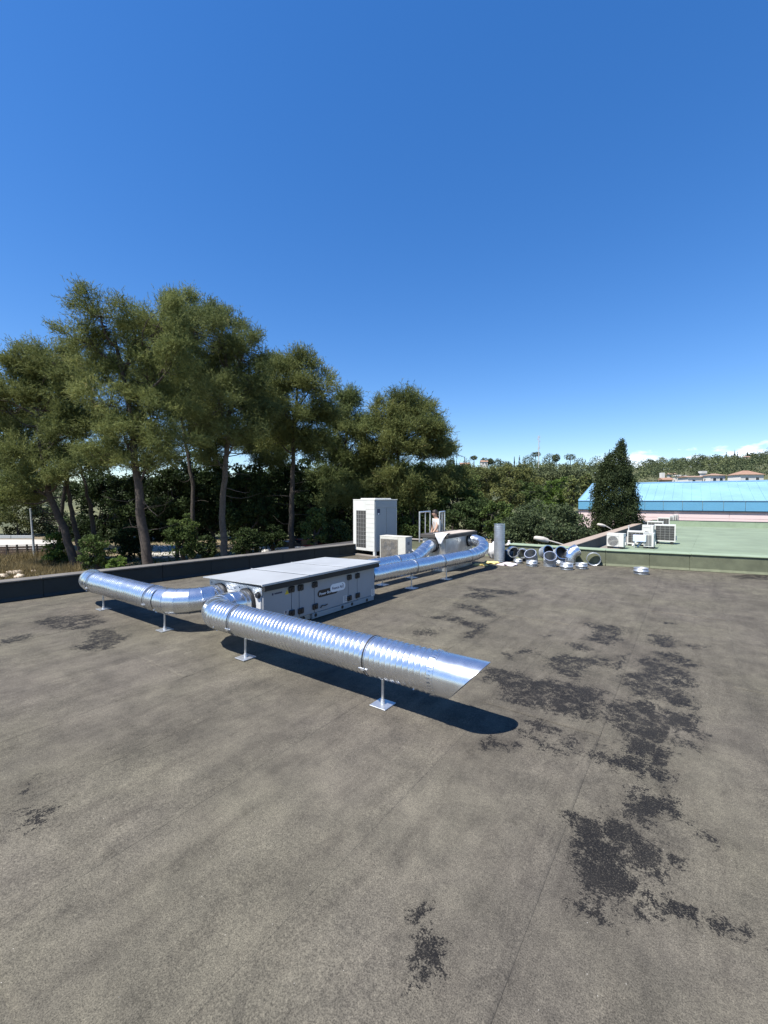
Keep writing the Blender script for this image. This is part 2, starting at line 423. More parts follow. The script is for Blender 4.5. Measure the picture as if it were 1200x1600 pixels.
# ------------------------------------------------------------------ roof with its felt strips
def Q(x0, y0, s):  # crop coordinates of the survey to photo pixels
    return lambda pts: [(x0 + x * s, y0 + y * s) for x, y in pts]
qa, qb, qc, qd = Q(600, 900, .5), Q(600, 1200, .5), Q(0, 880, .5), Q(0, 1200, .5)
STAINS = [qa(p) for p in [
    [(625,145),(740,160),(735,210),(690,215),(620,195),(665,180)], [(585,210),(630,212),(640,235),(600,232)],
    [(515,260),(560,245),(640,260),(670,250),(710,265),(700,285),(640,280),(625,295),(600,325),(560,315),(520,285)],
    [(315,290),(345,285),(420,300),(470,330),(520,320),(600,340),(685,360),(680,400),(640,460),(560,430),(480,415),(370,385),(375,345),(310,320)],
    [(740,395),(800,390),(870,415),(985,440),(985,510),(945,500),(905,470),(880,500),(890,570),(880,640),(790,615),(660,570),(690,530),(720,560),(760,570),(740,490),(690,450),(700,405)],
    [(745,310),(790,300),(830,300),(880,325),(960,385),(985,400),(970,418),(880,395),(790,375),(755,340)],
    [(800,250),(860,260),(960,310),(985,340),(950,350),(880,335),(800,290)], [(820,180),(880,185),(925,205),(890,225),(840,210)],
    [(840,235),(900,240),(980,275),(985,288),(930,280),(870,255)], [(430,450),(500,455),(570,485),(560,495),(460,475)],
    [(425,480),(470,505),(520,525),(590,555),(570,560),(480,530)], [(310,535),(345,505),(430,525),(350,540)],
    [(570,505),(620,500),(600,530),(575,530)], [(210,85),(300,95),(360,130),(310,125)],
    [(120,125),(220,125),(330,160),(270,195),(245,185),(290,165),(200,140)], [(240,60),(300,50),(360,65),(300,75)],
    [(260,35),(430,50),(400,60),(270,45)], [(90,170),(165,165),(150,185),(95,185)], [(425,228),(475,230),(470,242),(430,240)],
    [(495,184),(525,186),(500,192)], [(375,245),(410,247),(395,258)], [(940,215),(1005,218),(980,228)], [(1080,0),(1200,-6),(1200,12),(1120,10)],
    [(870,145),(915,148),(890,153)], [(725,300),(745,250),(760,245),(735,290)], [(910,515),(985,520),(980,535),(925,530)]]]
STAINS += [qb(p) for p in [
    [(750,-8),(885,0),(870,40),(800,20)], [(770,60),(880,90),(920,165),(880,145),(820,165),(745,145)],
    [(580,150),(680,180),(690,150),(770,180),(800,220),(930,290),(860,270),(870,335),(825,330),(790,290),(750,310),(760,350),(820,380),(850,420),(920,430),(960,455),(930,460),(860,430),(800,385),(730,375),(700,410),(640,420),(630,360),(600,290),(610,250)],
    [(600,425),(650,440),(710,485),(680,480)], [(780,440),(830,465),(825,485),(790,465)], [(1025,490),(1090,490),(1140,520),(1110,535)],
    [(85,620),(130,580),(125,520),(150,520),(190,570),(150,640),(100,680)], [(90,450),(130,440),(110,480)], [(985,210),(1030,220),(1010,232)]]]
STAINS += [qd([(75,135),(115,130),(140,180),(95,190)])]
STAINS += [qc(p) for p in [[(105,185),(150,170),(280,160),(300,165),(330,185),(280,200),(200,210),(150,200)],
    [(235,265),(270,240),(300,210),(345,205),(360,220),(400,230),(340,265),(270,275)], [(0,240),(60,225),(110,222),(70,240),(0,260)],
    [(270,215),(310,210),(290,225)], [(75,700),(100,690),(85,705)]]]
HOLES = [qb([(668,220),(690,203),(712,222),(695,250),(672,245)]), qb([(740,240),(765,232),(795,258),(780,272),(750,268)]), qb([(662,285),(680,275),(698,292),(685,302)])]
def to_ground(poly): return np.array([g(x, y)[:2] for x, y in poly])
def sdist(P, poly):
    d2 = np.full(len(P), 1e9); inside = np.zeros(len(P), bool); n = len(poly)
    for i in range(n):
        a, b = poly[i], poly[(i + 1) % n]; e = b - a; w = P - a
        t = np.clip((w @ e) / (e @ e + 1e-12), 0, 1); q = w - t[:, None] * e
        d2 = np.minimum(d2, (q ** 2).sum(1))
        c = (a[1] > P[:, 1]) != (b[1] > P[:, 1])
        with np.errstate(divide='ignore', invalid='ignore'):
            xi = a[0] + (P[:, 1] - a[1]) * (b[0] - a[0]) / (b[1] - a[1] if b[1] != a[1] else 1e-9)
        inside ^= c & (P[:, 0] < xi)
    d = np.sqrt(d2); return np.where(inside, d, -d)
POLYS = [to_ground(p) for p in STAINS]; HPOLYS = [to_ground(p) for p in HOLES]
def stain_field(P):
    best = np.full(len(P), -0.5)
    for poly in POLYS:
        lo, hi = poly.min(0) - 0.5, poly.max(0) + 0.5
        k = np.where((P[:, 0] > lo[0]) & (P[:, 0] < hi[0]) & (P[:, 1] > lo[1]) & (P[:, 1] < hi[1]))[0]
        if len(k): best[k] = np.maximum(best[k], sdist(P[k], poly))
    for poly in HPOLYS:
        lo, hi = poly.min(0) - 0.5, poly.max(0) + 0.5
        k = np.where((P[:, 0] > lo[0]) & (P[:, 0] < hi[0]) & (P[:, 1] > lo[1]) & (P[:, 1] < hi[1]))[0]
        if len(k): best[k] = np.minimum(best[k], -sdist(P[k], poly) * 1.5)
    dist = np.hypot(P[:, 0], P[:, 1]); best = (best + np.interp(dist, [2.4, 3.2], [.018, -.004])) * np.interp(dist, [1.9, 3.0], [2.2, 1.0]); return np.clip(best, -0.5, np.interp(dist, [1.9, 2.5, 3.1, 5, 9], [.18, .14, .05, .030, .026]))

rear = [(-9.6, 12.30), (-1.7, 12.33), (1.6, 12.95), (9.0, 14.2)]      # foot of the rear parapet
def rear_y(x): return float(np.interp(x, [p[0] for p in rear], [p[1] for p in rear]))
def left_x(y): return float(np.interp(y, [-6, 2.05, 10.06, 12.6], [-10.2, -9.29, -8.38, -8.09]))  # foot of the left parapet

roof = tag(bpy.data.objects.new('roof', None), kind='structure'); COL.objects.link(roof)
MB().box((-11.5, -8, -0.3), (10, 14.5, -0.03)).build('roof_deck', M['slab'], roof)
seams = [0.355 + 0.9 * k for k in range(9, 0, -1)] + [0.355, -0.585, -1.40, -2.31, -3.13, -4.03, -4.92, -5.81, -6.70, -7.59, -8.48, -9.37]
seams = sorted(seams)
def strip(x0, x1, y0, y1, end_lap, fine):
    ms = 1.0 if abs(x1 + 0.585) < .01 else (0.30 if abs(x1 - .355) < .01 else 0.40)
    lap = 0.085; st = 0.05 if fine else 1.0
    xs = np.unique(np.concatenate([np.arange(x0, x1 - 0.06, st if fine else 0.9), [x1 - 0.05, x1 - 0.025, x1, x1 + .02, x1 + lap - .04, x1 + lap - 0.02, x1 + lap - 0.004, x1 + lap]]))
    ys = np.arange(y0, y1, st); ys = np.append(ys[:-1] if len(ys) > 1 and y1 - ys[-1] < 0.02 else ys, y1)
    X, Y = np.meshgrid(xs, ys); P = np.stack([X.ravel(), Y.ravel()], 1)
    hump = np.clip((P[:, 0] - (x1 - 0.04)) / 0.04, 0, 1)
    z = (0.0004 + 0.0040 * ms) * hump * hump * (3 - 2 * hump)
    z = z * (1 - .8 * np.clip((P[:, 0] - (x1 + lap - .04)) / .04, 0, 1))
    if end_lap: z = z + 0.0025 * np.clip(1 - (P[:, 1] - y0) / 0.12, 0, 1) ** 0.5
    z = z + 0.0025 * np.sin(P[:, 0] * 2.1 + P[:, 1] * 0.9) * np.sin(P[:, 1] * 1.7)
    nx, ny = len(xs), len(ys)
    me = bpy.data.meshes.new('membrane_strip')
    idx = np.arange(nx * ny).reshape(ny, nx)
    fs = np.stack([idx[:-1, :-1], idx[:-1, 1:], idx[1:, 1:], idx[1:, :-1]], -1).reshape(-1, 4)
    top = np.column_stack([P, z])
    # turned-down right and near edges give the lap its thickness
    re = idx[:, -1]; n0 = len(top)
    low = top[re].copy(); low[:, 2] = -0.004
    fe = np.stack([re[:-1], np.arange(n0, n0 + ny - 1), np.arange(n0 + 1, n0 + ny), re[1:]], -1)
    fr = idx[0, :]; n1 = n0 + ny
    low2 = top[fr].copy(); low2[:, 2] = -0.004
    ff = np.stack([fr[:-1], np.arange(n1, n1 + nx - 1), np.arange(n1 + 1, n1 + nx), fr[1:]], -1)
    allv = np.vstack([top, low, low2]); allf = np.vstack([fs, fe, ff])
    me.from_pydata(allv.tolist(), [], allf.tolist())
    s = stain_field(allv[:, :2])
    a = me.attributes.new('stain', 'FLOAT', 'POINT'); a.data.foreach_set('value', s.astype(np.float32))
    lapv = np.clip(1 - np.abs(allv[:, 0] - (x1 + lap)) / 0.014, 0, 1) * .8
    lapv = np.maximum(lapv, 0.45 * np.clip(1 - np.abs(allv[:, 0] - (x1 - 0.01)) / 0.03, 0, 1))
    lapv = np.maximum(lapv, np.clip(1 - np.abs(allv[:, 0] - (x0 + lap + 0.006)) / 0.03, 0, 1) * 0.35)
    lapv = lapv * ms
    if end_lap: lapv = np.maximum(lapv, ms *  np.clip(1 - np.abs(allv[:, 1] - y0) / 0.05, 0, 1) * 0.6)
    a = me.attributes.new('lap', 'FLOAT', 'POINT'); a.data.foreach_set('value', lapv.astype(np.float32))
    me.polygons.foreach_set('use_smooth', [True] * len(fs) + [False] * (len(allf) - len(fs)))
    me.update()
    return link_mesh('membrane_strip', me, roof, M['roof'])
ends = [6.2, 3.4, 7.7, 5.0, 9.0, 2.2, 6.6, 4.4]
for k in range(len(seams) - 1):
    x0, x1 = seams[k], seams[k + 1]
    ytop = max(rear_y(x0), rear_y(x1)) + 0.12
    fine = x0 < 1.6
    if fine:
        e = ends[k % len(ends)]
        strip(x0, x1, -6.0, 0.4, False, False); strip(x0, x1, 0.40, e, False, True); strip(x0, x1, e - 0.0, ytop, True, True)
    else:
        strip(x0, x1, -6.0, ytop, False, False)

# ------------------------------------------------------------------ parapets
def wall(name, p0, p1, h, th, joints, m_face, m_top, label, side, top_over=0.03, m_core=None, panel='felt_panel', rising=0.0):
    """p0->p1 is the foot of the visible face; body lies to 'side' (+1 left of travel)"""
    p0, p1 = Vector((*p0, 0)), Vector((*p1, 0)); t = (p1 - p0); Ln = t.length; t /= Ln
    n = Vector((-t.y, t.x, 0)) * side
    w = thing(name, (p0 + p1) / 2, label, 'wall')
    Mx = Matrix((( t.x, n.x, 0, p0.x), (t.y, n.y, 0, p0.y), (0, 0, 1, 0), (0, 0, 0, 1)))
    b = MB().box((0, 0.012, -0.25), (Ln, th, h - 0.03)); b.xf(Mx); b.build('wall_core', m_core or m_face, w, w.location)
    js = [0] + joints(Ln) + [Ln]
    for a, c in zip(js[:-1], js[1:]):
        pb = MB(); dz = random.uniform(-0.006, 0.006); oy = random.uniform(-0.003, 0.003)
        pb.box((a + 0.005, oy, -0.004), (c - 0.005, 0.012, h - 0.035 + dz), 0.004)
        # small fillet at the foot
        pb.add([(a+.005, oy - 0.05, 0.008), (c-.005, oy - 0.05, 0.008), (c-.005, oy, 0.06), (a+.005, oy, 0.06)], [(0, 1, 2, 3)])
        pb.xf(Mx); pb.build(panel, m_face, w, w.location)
    js2 = [0] + [q for i, q in enumerate(joints(Ln)) if i % 2] + [Ln]
    for a, c in zip(js2[:-1], js2[1:]):
        cb = MB().box((a + 0.003, -top_over, h - 0.028), (c - 0.003, th + 0.03, h + random.uniform(-0.004, 0.004)), 0.006)
        cb.xf(Mx); cb.build('coping_strip', m_top, w, w.location)
    return w
def every(step, jit=0.06):
    return lambda Ln: [step * k + random.uniform(-jit, jit) for k in range(1, int(Ln / step)) if step * k < Ln - 0.3]
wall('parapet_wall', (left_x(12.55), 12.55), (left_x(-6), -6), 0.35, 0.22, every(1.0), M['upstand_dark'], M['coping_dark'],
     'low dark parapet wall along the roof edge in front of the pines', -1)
wall('parapet_wall', (-8.05, 12.30), (-4.30, 12.32), 0.38, 0.22, every(0.95), M['upstand'], M['coping'],
     'low olive parapet wall behind the person and the concrete slab box', 1)
PW = [(-4.30, 12.32), (-1.75, 12.33), (1.55, 12.94), (8.5, 14.2)]
wall('parapet_wall', PW[0], PW[1], 0.41, 0.34, every(0.92), M['upstand'], M['green_coping'],
     'short parapet wall with green coping behind the pile of loose duct fittings', 1)
wall('parapet_wall', PW[1], PW[2], 0.41, 0.34, every(0.92), M['upstand'], M['green_coping'],
     'parapet wall with green coping between the grey roof and the green roof', 1)
wall('parapet_wall', PW[2], PW[3], 0.41, 0.34, every(0.92), M['upstand'], M['green_coping'],
     'parapet wall running on past the right edge beside the green roof', 1)

# ------------------------------------------------------------------ spiral duct builder
def bez(pts, n=14):
    """rounded polyline -> dense points"""
    return [Vector(p) for p in pts]
def arc(c, a0, a1, r, z0, z1=None, n=16):
    z1 = z0 if z1 is None else z1
    return [Vector((c[0] + r*math.cos(R(a0 + (a1-a0)*i/n)), c[1] + r*math.sin(R(a0 + (a1-a0)*i/n)), z0 + (z1-z0)*i/n)) for i in range(n + 1)]
def resample(pts, step):
    P = np.array([tuple(p) for p in pts]); d = np.r_[0, np.cumsum(np.linalg.norm(np.diff(P, axis=0), axis=1))]
    n = max(2, int(round(d[-1] / step))); s = np.linspace(0, d[-1], n + 1)
    return [Vector((np.interp(q, d, P[:, 0]), np.interp(q, d, P[:, 1]), np.interp(q, d, P[:, 2]))) for q in s], d[-1]
def duct_shell(pts, rad, pitch=0.053, amp=0.0058, n=48, step=0.0052, starts=2, ribbed=True, cut=None, wall_t=0.004):
    P, Ln = resample(pts, step if ribbed else 0.03)
    mb = MB(); vs = []; up = None; m = len(P)
    for i, p in enumerate(P):
        t = (P[min(i+1, m-1)] - P[max(i-1, 0)]).normalized()
        if up is None:
            a = Vector((0,0,1)) if abs(t.z) < .9 else Vector((1,0,0)); up = (a - t * a.dot(t)).normalized()
        else: up = (up - t * up.dot(t)).normalized()
        w = t.cross(up); s = Ln * i / (m - 1)
        for k in range(n):
            an = 2*math.pi*k/n; r = rad
            if ribbed:
                ph = (s / pitch - starts * k / n) ; f = ph - math.floor(ph); odd = int(math.floor(ph)) % 2
                r += (amp if odd else amp * 0.95) * max(0.0, 1 - abs(f - 0.5) / 0.11)
                r += 0.0012 * math.sin(s * 9 + an * 3)
            vs.append(p + (up*math.cos(an) + w*math.sin(an)) * r)
    fs = [(i*n+k, i*n+(k+1)%n, (i+1)*n+(k+1)%n, (i+1)*n+k) for i in range(m-1) for k in range(n)]
    mb.add(vs, fs, True)
    return mb
def ring_band(c, t, rad, w=0.03, th=0.006, n=40):
    t = Vector(t).normalized(); a = Vector((0,0,1)) if abs(t.z) < .9 else Vector((1,0,0))
    u = (a - t*a.dot(t)).normalized(); v = t.cross(u); c = Vector(c); mb = MB()
    prof = [(rad, -w/2), (rad+th, -w/2), (rad+th, w/2), (rad, w/2)]
    vs = [c + t*z + (u*math.cos(2*math.pi*k/n) + v*math.sin(2*math.pi*k/n))*r for r, z in prof for k in range(n)]
    mb.add(vs, [(i*n+k, i*n+(k+1)%n, ((i+1)%4)*n+(k+1)%n, ((i+1)%4)*n+k) for i in range(4) for k in range(n)], False)
    return mb
def bolt_head(mb, c, r=0.008, h=0.008, n=(0,0,1)):
    n = Vector(n).normalized(); mb.tube([Vector(c), Vector(c) + n*h], r, 6, True, False)
def gored(pts, rad, segs, n=40):
    """segmented elbow: straight gores between stations with a small standing seam"""
    P, Ln = resample(pts, 0.02); st = [P[int(round(i*(len(P)-1)/segs))] for i in range(segs+1)]
    tang = []
    for i in range(segs+1):
        tang.append((st[min(i+1, segs)] - st[max(i-1, 0)]).normalized())
    mb = MB(); rings = []; up = None
    for i in range(segs+1):
        t = tang[i]; a = Vector((0,0,1)) if abs(tang[0].z) < .9 else Vector((0,1,0))
        up = (a - t*a.dot(t)).normalized() if up is None else (up - t*up.dot(t)).normalized()
        w = t.cross(up)
        rings.append([st[i] + (up*math.cos(2*math.pi*k/n) + w*math.sin(2*math.pi*k/n))*rad for k in range(n)])
    for i in range(segs):
        mb.add(rings[i] + rings[i+1], [(k, (k+1)%n, n+(k+1)%n, n+k) for k in range(n)], True)
    for i in range(1, segs):
        b = ring_band(st[i], tang[i], rad - 0.001, 0.012, 0.005, n); mb.add(b.v, b.f)
    return mb
def support(parent, x, y, ztop, name='support_leg', plate=0.16, rad=0.0125):
    o = parent.location
    leg = MB().tube([(x, y, 0.012), (x, y, ztop)], rad, 10)
    leg.tube([(x, y, 0.012), (x, y, 0.05)], rad * 1.5, 8)
    lo = leg.build(name, M['zinc_leg'], parent, o)
    pl = MB().box((x - plate/2, y - plate/2, 0.004), (x + plate/2, y + plate/2, 0.013), 0.002)
    po = pl.build('base_plate', M['zinc_leg'], lo, o)
    sd = MB()
    ad = ring_band((x, y, ztop), (0, 1, 0), 0.02, 0.02, 0.006, 10); sd.add(ad.v, ad.f); sd.build('saddle_nut', M['zinc_leg'], lo, o)

def clamp(parent, c, t, rad, bolt_dir=None):
    b = ring_band(c, t, rad + 0.001, 0.014, 0.007).build('clamp_band', M['rubber'], parent, parent.location)
    rim = MB()
    for s in (-1, 1):
        r = ring_band(Vector(c) + Vector(t).normalized()*0.011*s, t, rad + 0.001, 0.006, 0.006); rim.add(r.v, r.f)
    rim.build('clamp_rim', M['galv'], b, parent.location)
    if bolt_dir is not None:
        bb = MB(); c2 = Vector(c) + Vector(bolt_dir)*(rad + 0.004)
        bb.box(c2 - Vector((.018, .012, .012)), c2 + Vector((.018, .012, .012)), 0.003); bb.tube([c2 - Vector((.045,0,0)), c2 + Vector((.045,0,0))], 0.005, 6)
        bb.build('clamp_bolt', M['zinc_leg'], b, parent.location)

RD, ZD, YD = 0.160, 0.398, 2.87
# front duct ------------------------------------------------
fd = thing('spiral_duct', (-2.9, YD, 0), 'large galvanised spiral duct nearest the camera with a slanted open nozzle', 'duct')
o = fd.location
duct_shell([(-4.36, YD, ZD), (-1.50, YD, ZD)], RD).build('duct_tube', M['galv'], fd, o)
duct_shell([(-4.63, 3.28, ZD + 0.0), (-4.63, 3.455, ZD)], RD * 0.97, 0.06).build('duct_collar', M['galv'], fd, o)
gored([Vector((-4.29, YD, ZD))] + arc((-4.35, 3.16), 270, 180, 0.28, ZD)[:] + [Vector((-4.63, 3.29, ZD))], RD + 0.003, 5).build('duct_elbow', M['galv'], fd, o)
# slanted nozzle: plain sleeve cut on a slope
nz = MB(); n = 56; ringA, ringB, ringC, ringD = [], [], [], []
for k in range(n):
    a = 2*math.pi*k/n; cz, cyv = math.cos(a), math.sin(a)
    xe = -1.285 + 0.150*cz
    ringA.append((-1.525, YD + cyv*(RD+.004), ZD + cz*(RD+.004))); ringB.append((xe, YD + cyv*(RD+.004), ZD + cz*(RD+.004)))
    ringC.append((xe, YD + cyv*(RD-.001), ZD + cz*(RD-.001))); ringD.append((-1.525, YD + cyv*(RD-.001), ZD + cz*(RD-.001)))
nz.add(ringA + ringB, [(k, (k+1)%n, n+(k+1)%n, n+k) for k in range(n)], True)
nz.add(ringB + ringC, [(k, (k+1)%n, n+(k+1)%n, n+k) for k in range(n)])
nz.add(ringC + ringD, [(k, (k+1)%n, n+(k+1)%n, n+k) for k in range(n)], True)
nzo = nz.build('slanted_nozzle', M['galv'], fd, o)
tabs = MB()
for k in range(40):                                    # crimped tabs round the joint
    a = 2*math.pi*k/40 + random.uniform(-.02, .02); L_ = 0.045 * random.uniform(.7, 1.15); tl = random.uniform(.003, .012)
    p = lambda x, r, da: (x, YD + math.sin(a+da)*r, ZD + math.cos(a+da)*r)
    tabs.add([p(-1.51, RD+.006, -.05), p(-1.51, RD+.006, .05), p(-1.51-L_, RD+.007+tl, .045), p(-1.51-L_, RD+.007+tl, -.04)], [(0,1,2,3)])
tabs.build('joint_tabs', M['galv'], nzo, o)
ring_band((-1.51, YD, ZD), (1,0,0), RD+.004, 0.012, 0.004).build('nozzle_bead', M['galv'], nzo, o)
for x in (-3.985, -2.15): clamp(fd, (x, YD, ZD), (1,0,0), RD + 0.002, Vector((0.0, -0.92, -0.38)))
for x in (-3.89, -2.06): support(fd, x, YD, ZD - RD + 0.004)
rv = MB()
for x, a in ((-4.30, 205), (-4.27, 235), (-1.70, 215), (-1.95, 182), (-1.86, 182), (-1.78, 182)):
    d = Vector((0, -abs(math.sin(R(a))) , math.cos(R(a)))); d.normalize(); bolt_head(rv, Vector((x, YD, ZD)) + d*(RD+.002), 0.007, 0.008, d)
rv.build('rivet_heads', M['zinc_leg'], fd, o)['kind'] = 'stuff'
# left duct ---------------------------------------------------
ld = thing('spiral_duct', (-6.7, YD, 0), 'spiral duct running left from the ventilation unit towards the dark parapet', 'duct')
o = ld.location
duct_shell([(-7.62, YD, ZD), (-5.62, YD, ZD)], RD).build('duct_tube', M['galv'], ld, o)
gored([Vector((-7.60, YD, ZD)), Vector((-7.80, YD, ZD)), Vector((-7.97, YD + .03, ZD)), Vector((-8.09, YD + .10, ZD - .005))], RD + .002, 4).build('duct_elbow', M['galv'], ld, o)
gored(arc((-5.62, 3.29), 270, 360, 0.42, ZD), RD + .003, 5).build('duct_elbow', M['galv'], ld, o)
duct_shell([(-5.20, 3.27, ZD), (-5.20, 3.455, ZD)], RD * .97, 0.06).build('duct_collar', M['galv'], ld, o)
for x in (-7.64, -5.83): clamp(ld, (x, YD, ZD), (1,0,0), RD + .002, Vector((0.0, -0.92, -0.38)))
for x in (-7.43, -5.58): support(ld, x, YD, ZD - RD + .004)
rv = MB()
for x, a in ((-5.66, 200), (-5.64, 150), (-5.60, 230), (-7.9, 200)):
    d = Vector((0, -abs(math.sin(R(a))) , math.cos(R(a)))); d.normalize(); bolt_head(rv, Vector((x, YD, ZD)) + d*(RD+.003), 0.008, 0.009, d)
rv.build('rivet_heads', M['zinc_leg'], ld, o)['kind'] = 'stuff'
# far ducts to the slab box ------------------------------------
RF = 0.142
f1 = thing('spiral_duct', (-4.35, 7.6, 0), 'outer spiral duct running back and curling into the side of the slab box', 'duct')
o = f1.location
A, B = Vector((-4.50, 5.86, .40)), Vector((-4.20, 9.25, .39))
duct_shell([A, B], RF, 0.10, 0.005, 40).build('duct_tube', M['galv'], f1, o)
path = [B, B + Vector((.03, .25, .01)), Vector((-4.12, 9.78, .45)), Vector((-4.13, 10.03, .53)), Vector((-4.25, 10.22, .61)), Vector((-4.43, 10.29, .66)), Vector((-4.64, 10.28, .67))]
gored(path, RF + .006, 8).build('duct_elbow', M['galv'], f1, o)
for f in (0.37, 0.66): 
    c = A.lerp(B, f); clamp(f1, c, B - A, RF + .002)
for f in (0.335, 0.70):
    c = A.lerp(B, f); support(f1, c.x + .06, c.y, ZD - RF + .01, plate=0.2)
ring_band((-4.645, 10.28, .67), (1, 0, 0), RF + .005, 0.10, 0.02).build('duct_flange', M['rubber'], f1, o)
f2 = thing('spiral_duct', (-5.0, 7.4, 0), 'inner spiral duct rising into the near face of the slab box', 'duct')
o = f2.location
A, B = Vector((-5.12, 5.86, .41)), Vector((-4.98, 8.02, .39))
duct_shell([A, B], RF, 0.10, 0.005, 40).build('duct_tube', M['galv'], f2, o)
path = [B, B + Vector((.02, .2, .02)), Vector((-4.965, 8.38, .47)), Vector((-4.975, 8.60, .56)), Vector((-4.98, 8.80, .62)), Vector((-4.98, 8.97, .63))]
gored(path, RF + .006, 6).build('duct_elbow', M['galv'], f2, o)
ring_band((-4.98, 8.955, .63), (0, 1, 0), RF + .005, 0.07, 0.028).build('duct_flange', M['rubber'], f2, o)
for f in (0.3, 0.75):
    c = A.lerp(B, f); clamp(f2, c, B - A, RF + .002)
for f in (0.5, 0.97):
    c = A.lerp(B, f); support(f2, c.x + .06, c.y, ZD - RF + .01, plate=0.2)

# ------------------------------------------------------------------ air handling unit
XF, XB, Y0, Y1, ZB, ZT = -4.33, -5.47, 3.46, 5.80, 0.09, 0.615
ah = thing('air_handling_unit', ((XF+XB)/2, (Y0+Y1)/2, 0), 'long low grey ventilation unit with flat lid and black corner latches', 'ventilation unit')
o = ah.location
MB().box((XB, Y0, ZB), (XF - .02, Y1, ZT), 0.004).build('casing', M['ahu'], ah, o)
yy = lambda px, py=925: float(onp(px, py, 0, XF)[1])
js = [Y0 + .003, yy(455.5), yy(467.5), yy(491.3), yy(544.3), yy(558.3), Y1 - .003]
for a, c in zip(js[:-1], js[1:]):
    MB().box((XF - .022, a + .004, ZB + .012), (XF, c - .004, ZT - .035), 0.004).build('access_panel', M['ahu'], ah, o)
MB().box((XF - .022, Y0, ZT - .031), (XF - .004, Y1, ZT), 0.003).build('top_rail', M['ahu'], ah, o)
# end face plates (galvanised strip along the top, panels of the unit's own paint, lightened for the sun on them)
M['ahu_end'] = mat('sunlit_panel_paint', (0.56, 0.57, 0.575), 0.45, 0.1, 0.05, 5)
MB().box((XB + .01, Y0 - .012, ZB + .01), (XF - .40, Y0, ZT - .11), 0.003).build('end_panel', M['ahu_end'], ah, o)
MB().box((XF - .392, Y0 - .012, ZB + .01), (XF - .03, Y0, ZT - .11), 0.003).build('end_panel', M['ahu_end'], ah, o)
MB().box((XB + .005, Y0 - .010, ZT - .104), (XF - .005, Y0, ZT - .004), 0.003).build('end_strip', M['galv_dull'], ah, o)
bl = MB()
for i in range(11): bolt_head(bl, (XB + .06 + i*.104, Y0 - .010, ZT - .05 - .02*(i % 2)), .008, .006, (0,-1,0))
for yv in np.linspace(Y0 + .12, Y1 - .12, 12): bolt_head(bl, (XF - .004, yv, ZT - .015), .006, .005, (1,0,0))
bl.build('screw_heads', M['black'], ah, o)['kind'] = 'stuff'
for x, y in ((-5.20, 0), (-4.63, 0)):
    ring_band((x, Y0 - .02, ZD), (0,1,0), RD*.97 + .004, .04, .018).build('duct_flange', M['rubber'], ah, o)
# lid in three sheets, falling slightly to the back
lz = lambda x: 0.632 + (x - XB) / (XF - XB) * 0.032
ls = [Y0 - .07, 4.20, 5.02, Y1 + .06]
for i, (a, c) in enumerate(zip(ls[:-1], ls[1:])):
    xa, xb = XB - .06, XF + .075; e = 0.006
    b = MB()
    zt = 0.004 + .003*i
    b.add([(xa, a, lz(xa)-e), (xb, a, lz(xb)-e), (xb, c, lz(xb)-e), (xa, c, lz(xa)-e), (xa, a, lz(xa)+zt), (xb, a, lz(xb)+zt), (xb, c-.006, lz(xb)+zt), (xa, c-.006, lz(xa)+zt)],
          [(0,3,2,1),(4,5,6,7),(0,1,5,4),(1,2,6,5),(2,3,7,6),(3,0,4,7)])
    b.box((xb - .004, a, lz(xb) - .020), (xb + .002, c - .004, lz(xb) - e + .001)) if i >= 0 else None
    lo = b.build('lid_sheet', M['ahu_lid'], ah, o)
    if i:
        s = MB().add([(xa, a-.012, lz(xa)+.012), (xb, a-.012, lz(xb)+.012), (xb, a+.012, lz(xb)+.012), (xa, a+.012, lz(xa)+.012), (xa, a, lz(xa)+.017), (xb, a, lz(xb)+.017)], [(0,1,5,4),(3,4,5,2)])
        s.build('lid_seam', M['ahu_lid'], lo, o)
dt = MB().box((XF + .001, Y0 - .02, ZT - .042), (XF + .066, Y1 + .04, ZT + .022)).build('eaves_band', M['rubber'], ah, o)  # black band under the front edge of the lid
# base rails and feet
MB().box((XF - .05, yy(488, 960), .018), (XF + .004, Y1 - .03, ZB + .006), .004).build('base_rail', M['grey_panel'], ah, o)
MB().box((XB + .02, Y0 + .05, .018), (XB + .08, Y1 - .03, ZB), .004).build('base_rail', M['grey_panel'], ah, o)
MB().box((XF - .10, Y0 + .1, .02), (XF - .03, yy(488, 960) - .005, ZB), .004).build('base_rail', M['galv_dull'], ah, o)
for yv in (Y0 + .2, 4.3, 5.1, Y1 - .2): MB().box((XF - .07, yv - .06, .002), (XF - .01, yv + .06, .018)).build('rubber_foot', M['rubber'], ah, o)
for zx, zy in ((445,455),(558,425),(808,350),(898,322),(1038,285)):
    p = onp(400 + zx/6, 890 + zy/6, 0, XF); MB().tube([(XF+.001, p[1], p[2]), (XF + .007, p[1], p[2])], .026, 14, True, False).build('lifting_hole', M['black'], ah, o)

# latches
for zx, zy in ((330,185),(332,405),(415,168),(418,385),(548,140),(552,345),(872,72),(872,265),(948,57),(950,240)):
    p = onp(400 + zx/6, 890 + zy/6, 0, XF)
    b = MB().box((XF, p[1] - .054, p[2] - .042), (XF + .024, p[1] + .054, p[2] + .042), .014)
    lo = b.build('latch', M['black'], ah, o)
    kb = MB(); kb.tube([(XF + .02, p[1], p[2]), (XF + .034, p[1], p[2])], [.022, .018], 12, True, False); kb.build('latch_knob', M['black'], lo, o)
p = onp(406.7, 930, 1, Y0)
MB().tube([(p[0] - .02, Y0 - .012, p[2]), (p[0] - .02, Y0 - .045, p[2])], [.045, .032], 16).build('latch', M['black'], ah, o)
